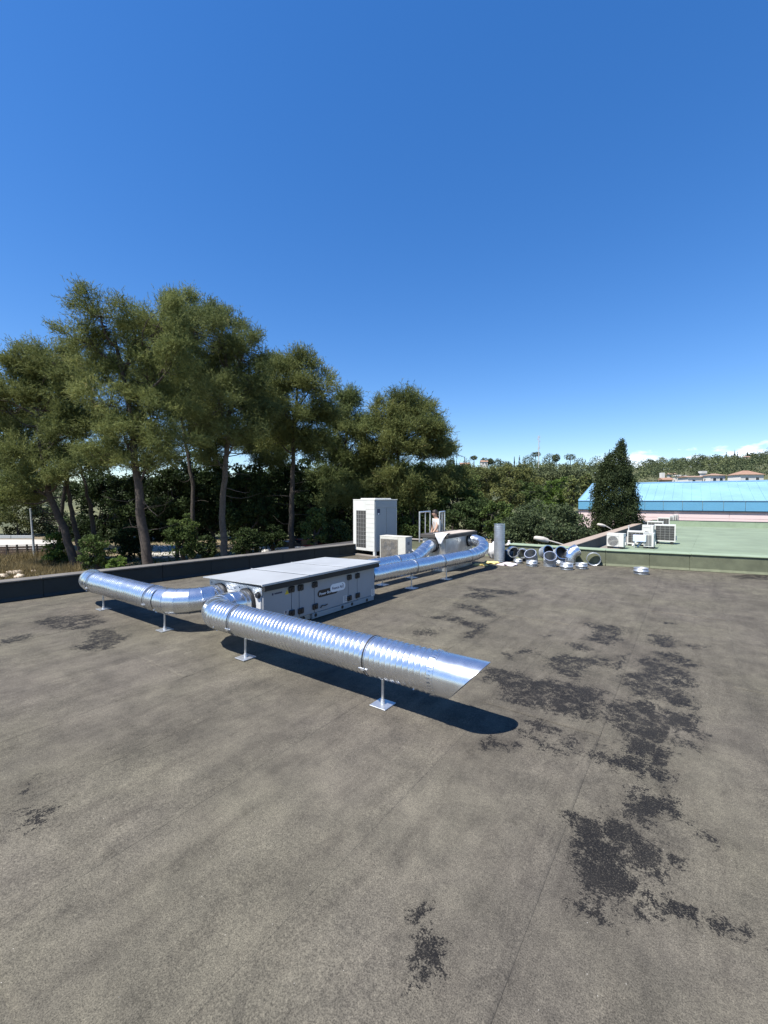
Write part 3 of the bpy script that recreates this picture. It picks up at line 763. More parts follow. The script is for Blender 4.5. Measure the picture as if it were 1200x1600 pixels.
# badges and print on the long face: local frame u = +Y, v = +Z
def pill(px0, py0, px1, py1, hh, proud, m, name):
    a, c = onp(px0, py0, 0, XF), onp(px1, py1, 0, XF)
    u0, u1, vm = a[1], c[1], (a[2] + c[2]) / 2
    pts = []
    for k in range(13): an = math.pi/2 + math.pi*k/12; pts.append((u0 + hh + hh*math.cos(an), vm + hh*math.sin(an)))
    for k in range(13): an = -math.pi/2 + math.pi*k/12; pts.append((u1 - hh + hh*math.cos(an), vm + hh*math.sin(an)))
    b = MB().prism(pts, lambda u, v: (XF + .0005, u, v), lambda u, v: (XF + proud, u, v))
    return b.build(name, m, ah, o), u0, u1, vm
def text_mesh(s, size, m, name, parent, u, v, x, shear=0.0, org=None):
    cu = bpy.data.curves.new(name, 'FONT'); cu.body = s; cu.size = size; cu.align_x = 'CENTER'; cu.align_y = 'CENTER'; cu.extrude = 0.0006; cu.shear = shear; cu.offset = size*.012
    ob = bpy.data.objects.new('tmp_text', cu); COL.objects.link(ob)
    dg = bpy.context.evaluated_depsgraph_get(); dg.update()
    me = bpy.data.meshes.new_from_object(ob.evaluated_get(dg)); me.name = name
    bpy.data.objects.remove(ob); bpy.data.curves.remove(cu)
    me.transform(Matrix(((0,0,1,x - org[0]), (1,0,0,u - org[1]), (0,1,0,v - org[2]), (0,0,0,1))))
    me.materials.clear()
    return link_mesh(name, me, parent, m)
pl, u0, u1, vm = pill(400 + 577/6, 890 + 226/6, 400 + 768/6, 890 + 190/6, .052, .002, M['decal_dark'], 'dark_badge')
text_mesh('Power Box', .056, M['decal_white'], 'lettering', pl, u0 + (u1-u0)*.36, vm - .006, XF + .003, .12, o)
text_mesh('+', .035, M['decal_white'], 'lettering', pl, u0 + (u1-u0)*.645, vm + .016, XF + .003, 0, o)
pl, u0, u1, vm = pill(400 + 695/6, 890 + 178/6, 400 + 836/6, 890 + 148/6, .060, .004, M['decal_white'], 'white_badge')
text_mesh('France Air', .058, M['decal_navy'], 'lettering', pl, u0 + (u1-u0)*.46, vm - .004, XF + .005, .15, o)
sw = MB(); 
for k in range(10):
    a0, a1 = R(-60 + 15*k), R(-45 + 15*k); uc, vc = u1 - .075, vm
    q = lambda a, r: (XF + .0048, uc + r*math.cos(a)*.8, vc + r*math.sin(a))
    sw.add([q(a0, .030), q(a1, .030), q(a1, .040), q(a0, .040)], [(0,1,2,3)])
sw.build('badge_swoosh', M['decal_navy'], pl, o)
def flat(zx0, zy0, zx1, zy1, m, name, pr=.002):
    a, c = onp(400 + zx0/6, 890 + zy0/6, 0, XF), onp(400 + zx1/6, 890 + zy1/6, 0, XF)
    return MB().box((XF + .0004, a[1], min(a[2], c[2])), (XF + pr, c[1], max(a[2], c[2]))).build(name, m, ah, o)
for q in ((817,250,855,300), (1080,185,1112,240), (262,388,304,410)):
    l = flat(*q, M['paper'], 'paper_label')
    a, c = onp(400 + q[0]/6, 890 + q[1]/6, 0, XF), onp(400 + q[2]/6, 890 + q[3]/6, 0, XF)
    ln = MB()
    for k in range(5):
        zv = a[2] + (c[2] - a[2]) * (k + .7) / 6; ln.box((XF + .002, a[1] + .012, zv - .003), (XF + .0026, c[1] - .012 - .02*(k % 2), zv + .003))
    ln.build('label_print', M['decal_navy'], l, o)
a = onp(448.3, 925, 0, XF)
MB().prism([(a[1]-.035, a[2]-.03), (a[1]+.035, a[2]-.03), (a[1], a[2]+.032)], lambda u, v: (XF+.0004, u, v), lambda u, v: (XF+.002, u, v)).build('warning_triangle', M['decal_yellow'], ah, o)
tb = MB(); a, c = onp(426, 928.7, 0, XF), onp(441, 927.2, 0, XF)
tb.box((XF+.0004, a[1]-.012, a[2]-.014), (XF+.0016, a[1]+.012, a[2]+.014))
for k in range(14):
    u = a[1] + .03 + (c[1]-a[1]-.03)*k/14; tb.box((XF+.0004, u, a[2]-.008), (XF+.0016, u + (c[1]-a[1])/14*.6, a[2]+(.010 if k % 3 else .014)))
tb.build('small_print', M['decal_navy'], ah, o)
cb = MB(); p0 = onp(400+600/6, 890+345/6, 0, XF)
cb.tube([(XF+.012, p0[1], p0[2]-.02), (XF+.02, p0[1]+.03, p0[2]+.015), (XF+.02, p0[1]+.08, p0[2]-.005), (XF+.02, p0[1]+.14, p0[2]+.01)], .007, 6)
cb.build('cable_gland', M['black'], ah, o)

# ------------------------------------------------------------------ slab box
SX0, SX1, SY0, SY1, SZ = -5.26, -4.65, 8.99, 10.50, 0.80
sb = thing('plenum_box', ((SX0+SX1)/2, (SY0+SY1)/2, 0), 'sheet metal roof box under a dark concrete slab, two ducts entering it', 'roof box')
o = sb.location
MB().box((SX0, SY0, .0), (SX1, SY1, SZ)).build('box_core', M['concrete'], sb, o)
M['streak'] = mat('streaky_metal', (0.46, 0.46, 0.44), 0.42, 0.7, 0.35, 3.5, 0.15, 8)
for a, c in ((SY0 + .01, SY0 + .62), (SY0 + .63, SY0 + 1.08), (SY0 + 1.09, SY1 - .01)):
    MB().box((SX1, a, .02), (SX1 + .012, c, SZ - .01), .003).build('cladding_sheet', M['streak'], sb, o)
for a, c in ((SX0 + .01, SX0 + .26), (SX0 + .27, SX1 - .005)):
    MB().box((a, SY0 - .012, .02), (c, SY0, SZ - .01), .003).build('cladding_sheet', M['cream_metal'] if a < SX0 + .1 else M['streak'], sb, o)
MB().box((SX0 - .04, SY0 - .07, SZ), (SX1 + .10, SY1 + .12, SZ + .085), .012).build('slab', M['slab'], sb, o)
MB().box((SX0 + .22, SY0 + .12, SZ + .0851), (SX1 + .06, SY1 + .08, SZ + .098), .004).build('slab_screed', M['slab_top'], sb, o)
# white cloth hanging over the slab's near corner
cl = MB(); nu, nv = 10, 9
cx, cyv = SX1 - .13, SY0 - .075
pts = []
for j in range(nv):
    for i in range(nu):
        u, v = i/(nu-1), j/(nv-1)
        if v < .4: p = (cx - .10 + .30*u, cyv + .02 + (.4 - v)*.5, SZ + .105 + .02*math.sin(u*7 + v*5))
        else:
            w_ = 1 - .75*(v - .4)/.6; p = (cx + .05 + (.30*u - .15)*w_, cyv - .025 - .02*math.sin(u*9), SZ + .10 - (v - .4)*.36)
        pts.append(p)
cl.add(pts, [(j*nu+i, j*nu+i+1, (j+1)*nu+i+1, (j+1)*nu+i) for j in range(nv-1) for i in range(nu-1)], True)
cl.build('white_sheet', M['white_plastic']).name = 'white_sheet'
tag(bpy.data.objects['white_sheet'], 'white plastic sheet draped over the near corner of the concrete slab', 'sheet')

# ------------------------------------------------------------------ air conditioning units
def ac_unit(name, loc, rz, w, d, h, label, front='bars', group=None, metal='white_metal', foot=.05, cat='air conditioner'):
    """local frame: x = width centred, y = depth centred, front faces -y"""
    a = thing(name, loc, label, cat, group, rz); mm = M[metal]
    MB().box((-w/2, -d/2 + .012, foot), (w/2, d/2, h - .012), .008).build('casing', mm, a)
    MB().box((-w/2 - .008, -d/2 - .002, h - .014), (w/2 + .008, d/2 + .008, h), .005).build('top_cover', mm, a)
    for sx in (-1, 1): MB().box((sx*w*.34 - .05, -d/2 - .02, 0), (sx*w*.34 + .05, d/2 + .02, foot)).build('foot', M['rubber'], a)
    y = -d/2
    if front in ('bars', 'round'):
        gx0, gx1 = -w/2 + .03, w/2 - w*.30; gz0, gz1 = foot + .04, h - .09
        MB().box((gx1 + .01, y, foot + .01), (w/2 - .006, y + .013, h - .02), .004).build('service_panel', mm, a)
        fr = MB()
        fr.box((gx0 - .025, y, gz1), (gx1 + .006, y + .013, h - .02), .003); fr.box((gx0 - .025, y, foot + .01), (gx1 + .006, y + .013, gz0), .003)
        fr.box((gx0 - .025, y, gz0), (gx0, y + .013, gz1)); fr.box((gx1, y, gz0), (gx1 + .006, y + .013, gz1)); fr.build('front_frame', mm, a)
        cx, cz, rr = (gx0+gx1)/2, (gz0+gz1)/2, min(gx1-gx0, gz1-gz0)*.48
        MB().box((gx0, y + .009, gz0), (gx1, y + .0115, gz1)).build('fan_recess', M['coil_tan'] if front == 'bars' else M['white_metal'], a)
        fb = MB()
        for k in range(3):
            for s in range(5):
                a0 = R(120*k + s*14); a1 = a0 + R(15)
                fb.add([(cx + .06*math.cos(a0), y+.006, cz + .06*math.sin(a0)), (cx + rr*.9*math.cos(a0), y+.003, cz + rr*.9*math.sin(a0)), (cx + rr*.9*math.cos(a1), y+.003, cz + rr*.9*math.sin(a1)), (cx + .06*math.cos(a1), y+.006, cz + .06*math.sin(a1))], [(0,1,2,3)])
        fb.tube([(cx, y + .008, cz), (cx, y - .004, cz)], .07, 14); fb.build('fan', M['fan'], a)
        gr = MB()
        if front == 'bars':
            for k in range(15):
                z = gz0 + (gz1-gz0)*(k+.5)/15; gr.box((gx0, y - .012, z - .006), (gx1, y - .004, z + .006))
            for k in range(3):
                x = gx0 + (gx1-gx0)*(k+.5)/3; gr.box((x - .005, y - .004, gz0), (x + .005, y + .001, gz1))
            gr.build('fan_guard', M['coil_tan'], a)
        else:
            for k in range(1, 8):
                b = ring_band((cx, y - .010, cz), (0,1,0), rr*k/7, .006, .006, 28); gr.add(b.v, b.f)
            for k in range(4):
                an = R(45*k); gr.tube([(cx - rr*math.cos(an), y - .008, cz - rr*math.sin(an)), (cx + rr*math.cos(an), y - .008, cz + rr*math.sin(an))], .005, 5)
            bk = MB().tube([(cx, y + .008, cz), (cx, y + .0005, cz)], rr, 30); bk.build('fan_opening', M['fan'], a)
            gr.build('fan_guard', M['grille'], a)
    elif front == 'coil':
        gx0, gx1, gz0, gz1 = -w/2 + .035, w/2 - .035, foot + .05, h - .05
        MB().box((gx0, y + .006, gz0), (gx1, y + .0115, gz1)).build('coil', M['coil'], a)
        fr = MB()
        fr.box((-w/2, y - .004, gz1), (w/2, y + .013, h - .016), .003); fr.box((-w/2, y - .004, foot + .005), (w/2, y + .013, gz0), .003)
        fr.box((-w/2, y - .004, gz0), (gx0, y + .013, gz1)); fr.box((gx1, y - .004, gz0), (w/2, y + .013, gz1)); fr.build('front_frame', mm, a)
        gr = MB()
        nx, nz = 4, 6
        for k in range(1, nx): x = gx0 + (gx1-gx0)*k/nx; gr.box((x - .004, y - .004, gz0), (x + .004, y + .003, gz1))
        for k in range(1, nz): z = gz0 + (gz1-gz0)*k/nz; gr.box((gx0, y - .008, z - .003), (gx1, y - .002, z + .003))
        gr.build('coil_guard', M['grille'], a)
    elif front == 'louver':
        for x0, x1 in ((-w*.42, -w*.06), (-w*.02, w*.26)):
            p = MB().box((x0, y + .004, foot + .05), (x1, y + .0118, h - .06)).build('vent_recess', M['fan'], a)
            sl = MB()
            for k in range(12):
                z = foot + .06 + (h - .13 - foot)*k/12; sl.box((x0, y - .006, z), (x1, y + .003, z + .012))
            sl.build('louver_slat', M['grille'], a)
        MB().box((w*.28, y, foot + .01), (w/2 - .004, y + .013, h - .02), .004).build('service_panel', mm, a)
    # right hand side: valve cover and handle
    MB().box((w/2, -d*.15, foot + .06), (w/2 + .045, d*.25, h*.42), .008).build('valve_cover', mm, a)
    MB().box((w/2, -d*.2, h*.68), (w/2 + .006, d*.1, h*.80), .002).build('handle_recess', M['fan'], a)
    return a
sp = g(593, 876); 
ac = ac_unit('air_conditioner', (-7.02, 10.00, 0), R(0), .86, .33, .70, 'small cream split air conditioner with dusty barred fan, beside the tall white condenser', 'bars', metal='cream_metal')
# fix its place from its front left foot
pl_ = g(593.5, 875.5); ac.location = (pl_[0] + .43, pl_[1] + .165, 0)
pp = MB().tube([(.46, .05, .35), (.55, .08, .30), (.60, .15, .12), (.62, .3, .03)], .022, 8); pp.build('refrigerant_pipe', M['white_plastic'], ac)

vr = thing('condenser_unit', (0, 0, 0), 'tall white outdoor condenser with black coil grille on its narrow face', 'condenser', None, R(-9))
c0 = g(585.5, 871.5); W, D, H = .95, .98, 1.66
vr.location = (c0[0] , c0[1], 0)      # local origin = near right corner; body spans x -W..0, y 0..D
MB().box((-W, .015, .12), (-.015, D, H - .03), .01).build('casing', M['white_metal'], vr)
MB().box((-W - .005, -.005, H - .03), (.005, D + .005, H), .006).build('top_cover', M['white_metal'], vr)
MB().box((-W + .18, .14, H), (-.12, D - .15, H + .035), .01).build('fan_shroud', M['white_metal'], vr)
for x, y in ((-W, 0), (-.07, 0), (-W, D - .07), (-.07, D - .07)): MB().box((x, y, 0), (x + .07, y + .07, .12)).build('leg', M['white_metal'], vr)
gx0, gx1, gz0, gz1 = -W + .14, -W*.40, .20, 1.32
MB().box((gx0, .004, gz0), (gx1, .0145, gz1)).build('coil', M['coil'], vr)
gr = MB()
for k in range(1, 4): x = gx0 + (gx1-gx0)*k/4; gr.box((x - .004, -.006, gz0), (x + .004, .0, gz1))
for k in range(1, 9): z = gz0 + (gz1-gz0)*k/9; gr.box((gx0, -.010, z - .0035), (gx1, -.006, z + .0035))
gr.build('coil_guard', M['grille'], vr)
MB().box((-W, 0, .12), (gx0, .0149, H - .03), .003).build('corner_post', M['white_metal'], vr)
MB().box((gx0, 0, gz1), (gx1, .0149, H - .03), .003).build('front_panel', M['white_metal'], vr)
MB().box((gx0, 0, .12), (gx1, .0149, gz0), .003).build('front_panel', M['white_metal'], vr)
for k in range(11):
    za, zb = .12 + (H - .15)*k/11, .12 + (H - .15)*(k+1)/11
    MB().box((gx1 + .002, -.002, za + .003), (-.012, .0149, zb - .003), .004).build('front_slat', M['white_metal'], vr)
for k in (0, 1):
    MB().box((-.015, .05 + k*.45, .20), (.0, .05 + k*.45 + .435, H - .26), .004).build('side_panel', M['grey_panel'], vr)
MB().box((-.015, .03, H - .25), (.0, D - .03, H - .04), .004).build('side_panel', M['grey_panel'], vr)
MB().box((-.015, .03, .12), (.0, D - .03, .195), .004).build('side_panel', M['grey_panel'], vr)
tg = MB().box((.0005, .10, 1.20), (.002, .22, 1.38)).build('energy_sticker', M['decal_navy'], vr)
MB().box((.002, .13, 1.21), (.003, .19, 1.25)).build('sticker_field', M['decal_white'], tg)
for k, yv in enumerate((.10, .62)):
    tagn = ('bearing_beam',)
    b = thing('bearing_beam', tuple(vr.matrix_world @ Vector((0,0,0))), 'x', 'beam')
    bpy.data.objects.remove(b)
bm_ = MB().box((-1.25, -.05, .003), (.15, .07, .055), .006); bo = bm_.build('timber_beam', M['coping']); bo.location = (c0[0], c0[1], 0); bo.rotation_euler = (0, 0, R(-9))
tag(bo, 'pale flat beam lying under the front feet of the tall white condenser', 'beam')
vr.location.z = .056
bo2 = MB().box((-1.25, D - .12, .003), (.15, D, .055), .006).build('timber_beam', M['coping']); bo2.location = bo.location; bo2.rotation_euler = (0, 0, R(-9))
tag(bo2, 'pale flat beam under the back feet of the tall white condenser', 'beam')

# ------------------------------------------------------------------ roof ladder guard rail and person
rl = thing('ladder_guard_rail', at(672, 849, 13.6), 'aluminium guard rail of the roof ladder standing round the person', 'guard rail')
o = rl.location
RZ0, RZ1 = 0.37, 1.31
def rp(px, d, z): q = at(px, 820, d); return Vector((q[0], q[1], z))
posts = [(655.5, 13.4), (672, 14.3), (686.8, 13.5), (694.5, 14.3)]
for i, (px, d) in enumerate(posts):
    b = rp(px, d, -1.2 if i in (1, 3) else RZ0 - .0); t_ = rp(px, d, RZ1); MB().tube([b, t_], .024, 8).build('post', M['alu'], rl, o)
for px, d in ((664.5, 13.85), (690.7, 13.9)): MB().tube([rp(px, d, .5), rp(px, d, RZ1)], .017, 8).build('baluster', M['alu'], rl, o)
for (a, c) in ((posts[0], posts[1]), (posts[2], posts[3])):
    MB().tube([rp(*a, RZ1), rp(*c, RZ1)], .026, 8).build('top_rail', M['alu'], rl, o)
    MB().tube([rp(*a, .55), rp(*c, .55)], .02, 8).build('mid_rail', M['alu'], rl, o)
for k in range(6):
    MB().tube([rp(672, 14.3, -1.0 + .28*k), rp(694.5, 14.3, -1.0 + .28*k)], .016, 8).build('rung', M['alu'], rl, o)

def skin_obj(name, joints, edges, m, parent, root, sub=2):
    me = bpy.data.meshes.new(name)
    names = list(joints); idx = {k: i for i, k in enumerate(names)}
    me.from_pydata([joints[k][0] for k in names], [(idx[a], idx[b]) for a, b in edges], [])
    ob = link_mesh(name, me, parent, m)
    md = ob.modifiers.new('skin', 'SKIN'); md.use_smooth_shade = True
    sv = me.skin_vertices[0].data if me.skin_vertices else None
    if sv is None:
        me.attributes  # skin layer is made with the modifier
    sv = me.skin_vertices[0].data
    for k in names:
        r = joints[k][1]; r = r if isinstance(r, tuple) else (r, r)
        sv[idx[k]].radius = r; sv[idx[k]].use_root = (k == root)
    s = ob.modifiers.new('sub', 'SUBSURF'); s.levels = sub; s.render_levels = sub
    return ob
hp = at(682, 820, 14.0)
ZF = -0.37
pe = thing('person', (hp[0], hp[1], ZF), 'dark haired person in a white t-shirt standing at the roof ladder behind the slab', 'person')
# local frame: faces -y, turned towards the camera's left, a little towards us
pe.rotation_euler = (0, 0, YAW + R(-74))
J = {'pelvis': ((0, .02, .96), (.15, .11)), 'waist': ((0, .02, 1.10), (.135, .10)), 'chest': ((0, .01, 1.28), (.165, .115)), 'neckb': ((0, -.01, 1.44), (.10, .075)),
     'neck': ((0, -.03, 1.50), (.056, .058)), 'jaw': ((0, -.065, 1.565), (.058, .065)), 'head': ((0, -.055, 1.635), (.078, .092)), 'crown': ((0, -.045, 1.705), (.066, .075)),
     'nose0': ((0, -.125, 1.61), .020), 'nose': ((0, -.165, 1.60), .012)}
E_ = [('pelvis','waist'),('waist','chest'),('chest','neckb'),('neckb','neck'),('neck','jaw'),('jaw','head'),('head','crown'),('head','nose0'),('nose0','nose')]
for s, n_ in ((-1, 'r'), (1, 'l')):
    fwd = -.24 if s > 0 else -.05
    J.update({n_+'sh': ((s*.185, 0, 1.40), .062), n_+'el': ((s*.235, fwd*.45 - .01, 1.13), .043), n_+'wr': ((s*.22, fwd - .06, .90), .030), n_+'pa': ((s*.215, fwd - .075, .83), (.036, .022)),
              n_+'hi': ((s*.10, .02, .90), .085), n_+'kn': ((s*.11, -.06, .50), .058), n_+'an': ((s*.11, .02, .09), .042), n_+'fo': ((s*.12, -.14, .04), .036), n_+'ear': ((s*.082, -.04, 1.625), .018)})
    E_ += [('chest', n_+'sh'), (n_+'sh', n_+'el'), (n_+'el', n_+'wr'), (n_+'wr', n_+'pa'), ('pelvis', n_+'hi'), (n_+'hi', n_+'kn'), (n_+'kn', n_+'an'), (n_+'an', n_+'fo'), ('head', n_+'ear')]
    for k, (dx, ln) in enumerate(((-.024, .055), (-.008, .065), (.009, .06), (.024, .045))):
        J[n_+'f%da' % k] = ((s*.215 + dx*.6, fwd - .085 + dx*.2, .795), .010); J[n_+'f%db' % k] = ((s*.215 + dx, fwd - .095, .795 - ln*.6), .009); J[n_+'f%dc' % k] = ((s*.210 + dx, fwd - .080, .795 - ln), .008)
        E_ += [(n_+'pa', n_+'f%da' % k), (n_+'f%da' % k, n_+'f%db' % k), (n_+'f%db' % k, n_+'f%dc' % k)]
    J[n_+'ta'] = ((s*.19, fwd - .105, .84), .011); J[n_+'tb'] = ((s*.185, fwd - .13, .805), .009); E_ += [(n_+'pa', n_+'ta'), (n_+'ta', n_+'tb')]
skin_obj('body', J, E_, M['skin'], pe, 'pelvis')
T = {'hem': ((0, .03, .90), (.155, .112)), 'waist': ((0, .03, 1.08), (.142, .105)), 'chest': ((0, .02, 1.28), (.175, .122)), 'neckb': ((0, -.01, 1.435), (.115, .09)),
     'rs': ((-.185, 0, 1.40), .080), 'ls': ((.185, 0, 1.40), .080), 're': ((-.222, -.005, 1.21), .066), 'le': ((.222, -.03, 1.21), .066)}
skin_obj('t_shirt', T, [('hem','waist'),('waist','chest'),('chest','neckb'),('chest','rs'),('chest','ls'),('rs','re'),('ls','le')], M['shirt'], pe, 'hem')
P_ = {'pel': ((0, .02, .94), (.165, .125)), 'rh': ((-.10, .02, .86), .102), 'lh': ((.10, .02, .86), .102), 'rk': ((-.11, -.06, .50), .075), 'lk': ((.11, -.06, .50), .075), 'ra': ((-.11, .02, .10), .062), 'la': ((.11, .02, .10), .062)}
skin_obj('trousers', P_, [('pel','rh'),('pel','lh'),('rh','rk'),('lh','lk'),('rk','ra'),('lk','la')], M['trousers'], pe, 'pel')
hr = MB(); prof = []
vs = []
for i in range(9):
    ph = math.pi/2 * i/8
    for k in range(20):
        a = 2*math.pi*k/20; back = .5 + .5*math.sin(a)
        low = .005 + .085*back
        vs.append((.086*math.cos(a)*math.sin(ph) , -.045 + .102*math.sin(a)*math.sin(ph), 1.665 + .088*math.cos(ph) - low*(i/8)**2))
hr.add(vs, [(i*20+k, i*20+(k+1)%20, (i+1)*20+(k+1)%20, (i+1)*20+k) for i in range(8) for k in range(20)], True); hr.build('hair', M['hair'], pe)
for s in (-1, 1):
    e = MB().lathe([(.0, .010), (.008, .006), (.011, 0), (.008, -.006), (0, -.010)], 10, (s*.032, -.138, 1.637)); e.build('eye', M['eye'], pe)
MB().box((-.030, -.141, 1.568), (.030, -.128, 1.575), .003).build('mouth', mat('lips', (.32, .12, .09), .5), pe)

# ------------------------------------------------------------------ loose pieces by the rear parapet
def ring_piece(px, py, dia, h, label, upright=False, rz=0.0, yoff=0):
    p = g(px, py)
    t_ = thing('duct_coupling', p, label, 'duct coupling', 'loose duct couplings on the roof', rz)
    r = dia*.41; m = MB()
    prof = [(r - .012, 0), (r, .002), (r, h*.42), (r + .012, h*.46), (r + .012, h*.54), (r, h*.58), (r, h - .002), (r - .004, h), (r - .006, .004)]
    m.lathe(prof, 36)
    if upright: m.xf(Matrix.Translation((0, h/2, r + .004)) @ Matrix.Rotation(R(90), 4, 'X'))
    m.build('sleeve', M['galv_dull'], t_)
    b = MB()
    for q in (h*.1, h*.9):
        bb = ring_band((0, 0, q), (0, 0, 1), r, .008, .005, 36); b.add(bb.v, bb.f)
    if upright: b.xf(Matrix.Translation((0, h/2, r + .004)) @ Matrix.Rotation(R(90), 4, 'X'))
    b.build('rim_bead', M['galv'], t_)
    return t_
ring_piece(1001.5, 897, .36, .15, 'galvanised duct coupling lying flat alone on the open roof', rz=.4)
ring_piece(908.5, 888.5, .33, .14, 'flat galvanised coupling just in front of the upright coupling', rz=.2)
ring_piece(885, 890, .36, .16, 'flat galvanised coupling in front of the shiny standing elbow')
ring_piece(831, 884.5, .33, .14, 'flat galvanised coupling in front of the elbow beside the plastic bag')
ring_piece(809.5, 880, .28, .11, 'thin flat coupling right beside the crumpled plastic bag')
ring_piece(927.5, 883.5, .40, .16, 'galvanised coupling standing upright like a hoop against the parapet', True, R(12))
ring_piece(874, 880.5, .30, .10, 'dark flat coupling behind the two open elbows')
def elbow_piece(px, py, dia, label, M3, kind='elbow', shiny=False, zoff=0.0):
    p = g(px, py)
    t_ = thing('duct_elbow', p, label, 'duct elbow', 'loose duct elbows by the parapet')
    dia *= .86; r = dia/2; rr = dia*.75
    path = [Vector((0, 0, 0))] + [Vector((rr - rr*math.cos(R(a)), 0, .06 + rr*math.sin(R(a)))) for a in range(0, {'elbow': 76, 'half': 48, 'stub': 16}[kind], 5)]
    dv = (path[-1] - path[-2]).normalized(); path.append(path[-1] + dv*.07)
    m = gored(path, r, 6, 32); m.xf(M3)
    zmin = min(v[2] for v in m.v); Tm = Matrix.Translation((0, 0, -zmin + .004 + zoff)); m.xf(Tm)
    ob = m.build('elbow_shell', M['galv'] if shiny else M['galv_dull'], t_)
    inn = gored(path, r - .012, 6, 32); inn.xf(Tm @ M3); inn.build('elbow_lining', M['rubber'] if kind == 'stub' else M['galv_dull'], t_)  # stub lining blackened to paint the shade inside it
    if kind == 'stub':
        cp = MB().tube([(0, 0, .006), (0, 0, .012)], r - .004, 32); cp.xf(Tm @ M3); cp.build('mouth_shade_disc', M['rubber'], t_)  # black disc added for the shade deep in the stub
    b = MB()
    for c, tt in ((path[0], path[1] - path[0]), (path[-1], path[-1] - path[-2])):
        q = ring_band(c, tt, r - .010, .012, .018, 32); b.add(q.v, q.f)
    b.xf(Tm @ M3); b.build('rim', M['galv'], t_)
    return t_
RX = lambda a: Matrix.Rotation(R(a), 4, 'X'); RY = lambda a: Matrix.Rotation(R(a), 4, 'Y'); RZm = lambda a: Matrix.Rotation(R(a), 4, 'Z')
elbow_piece(831, 880, .35, 'elbow with its open mouth tipped up, directly behind a flat coupling', RZm(-96), 'half')
elbow_piece(859, 884.5, .35, 'nearest elbow of the pile, open mouth tipped up at the centre', RZm(-72), 'half')
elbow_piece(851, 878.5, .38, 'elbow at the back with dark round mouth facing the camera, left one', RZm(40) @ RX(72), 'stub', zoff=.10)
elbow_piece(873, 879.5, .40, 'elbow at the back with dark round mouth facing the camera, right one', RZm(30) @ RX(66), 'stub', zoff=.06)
elbow_piece(890, 881, .37, 'shiny upright elbow at the right end of the pile', RZm(40) @ RY(-8), 'elbow', True)
elbow_piece(803, 878, .34, 'elbow lying on its side beside the dark blue bucket', RZm(40) @ RX(-85) @ RZm(90), 'elbow', True)
elbow_piece(816, 878, .30, 'dull elbow lying behind the open mouthed ones by the wall', RZm(20) @ RX(-80) @ RZm(60), 'elbow')
# standing spiral pipe
sp_ = thing('spiral_pipe', g(780, 878), 'spiral pipe length standing on end by the rear parapet', 'pipe')
duct_shell([(0, 0, .002), (0, 0, 1.04)], .143, .05, .006, 40, .0065, 1).build('pipe_wall', M['galv_dull'], sp_)
duct_shell([(0, 0, .01), (0, 0, 1.035)], .137, .07, .0, 32, .2, 1, False).build('pipe_lining', M['galv_dull'], sp_)
ring_band((0, 0, 1.04), (0, 0, 1), .138, .012, .012, 40).build('pipe_rim', M['galv'], sp_)
def blob(name, loc, size, label, cat, m, seed=1, flat=.6, n=22, rough=.22):
    r_ = np.random.default_rng(seed); vs, fs = [], []
    ks = r_.normal(size=(9, 3)) * 3.2; ph = r_.uniform(0, 6, 9)
    for i in range(n + 1):
        th = math.pi * i / n
        for k in range(2*n):
            a = math.pi * k / n; d = np.array([math.sin(th)*math.cos(a), math.sin(th)*math.sin(a), math.cos(th)])
            q = 1 + rough * sum(math.sin(ks[j] @ d + ph[j]) for j in range(9)) / 3
            z = d[2]*q*size[2]; z = max(z, -size[2]*flat)
            vs.append((d[0]*q*size[0], d[1]*q*size[1], z + size[2]*flat + .003))
    w = 2*n
    fs = [(i*w+k, i*w+(k+1)%w, (i+1)*w+(k+1)%w, (i+1)*w+k) for i in range(n) for k in range(w)]
    ob = MB().add(vs, fs, True).build(name, m); ob.location = tuple(loc); return tag(ob, label, cat)
blob('rubble_sack', g(769, 873) + [0, .12, 0], (.20, .17, .27), 'white woven sack slumped behind the standing spiral pipe', 'sack', M['white_plastic'], 3, .8, 20, .14)
blob('plastic_bag', g(792.5, 883), (.21, .13, .05), 'crumpled pale plastic bag flat on the roof in front of the spiral pipe', 'bag', M['bag'], 5, .3, 20, .4)
blob('foam_scrap', g(753, 883.5), (.15, .10, .035), 'left of the two crumpled yellow foam scraps under the far duct', 'foam scrap', M['yellow_cloth'], 6, .3, 16, .5)
blob('foam_scrap', g(766, 880.5), (.16, .10, .04), 'right of the two crumpled yellow foam scraps beside the far duct', 'foam scrap', M['yellow_cloth'], 8, .3, 16, .5)
blob('plastic_bag', g(899, 872), (.06, .06, .09), 'small white plastic scrap stuck beside the shiny upright elbow', 'bag', M['white_plastic'], 9, .8, 12, .3)
bk = thing('bucket', g(793.5, 876.5) + [0, .05, 0], 'dark blue bucket beside the standing spiral pipe', 'bucket')
MB().lathe([(0, .004), (.11, .004), (.135, .27), (.142, .275), (.142, .29), (.128, .29), (.10, .02), (0, .02)], 24).build('pail', M['blue_bucket'], bk)
hd = MB().tube([(.14*math.cos(R(a)), .14*math.sin(R(a))*.35 - .03, .28 - .12*math.sin(R(a))) for a in range(0, 181, 15)], .004, 6); hd.build('handle', M['alu'], bk)
bt = thing('plastic_bottle', g(790.5, 872) + [0, .25, 0], 'white plastic container standing behind the dark blue bucket', 'bottle')
MB().lathe([(0, .0), (.08, .003), (.085, .02), (.085, .34), (.07, .40), (.03, .44), (.03, .47)], 18).build('container', M['white_plastic'], bt)
MB().lathe([(.034, .46), (.034, .50), (0, .50)], 14).build('cap', M['lamp_head'], bt)

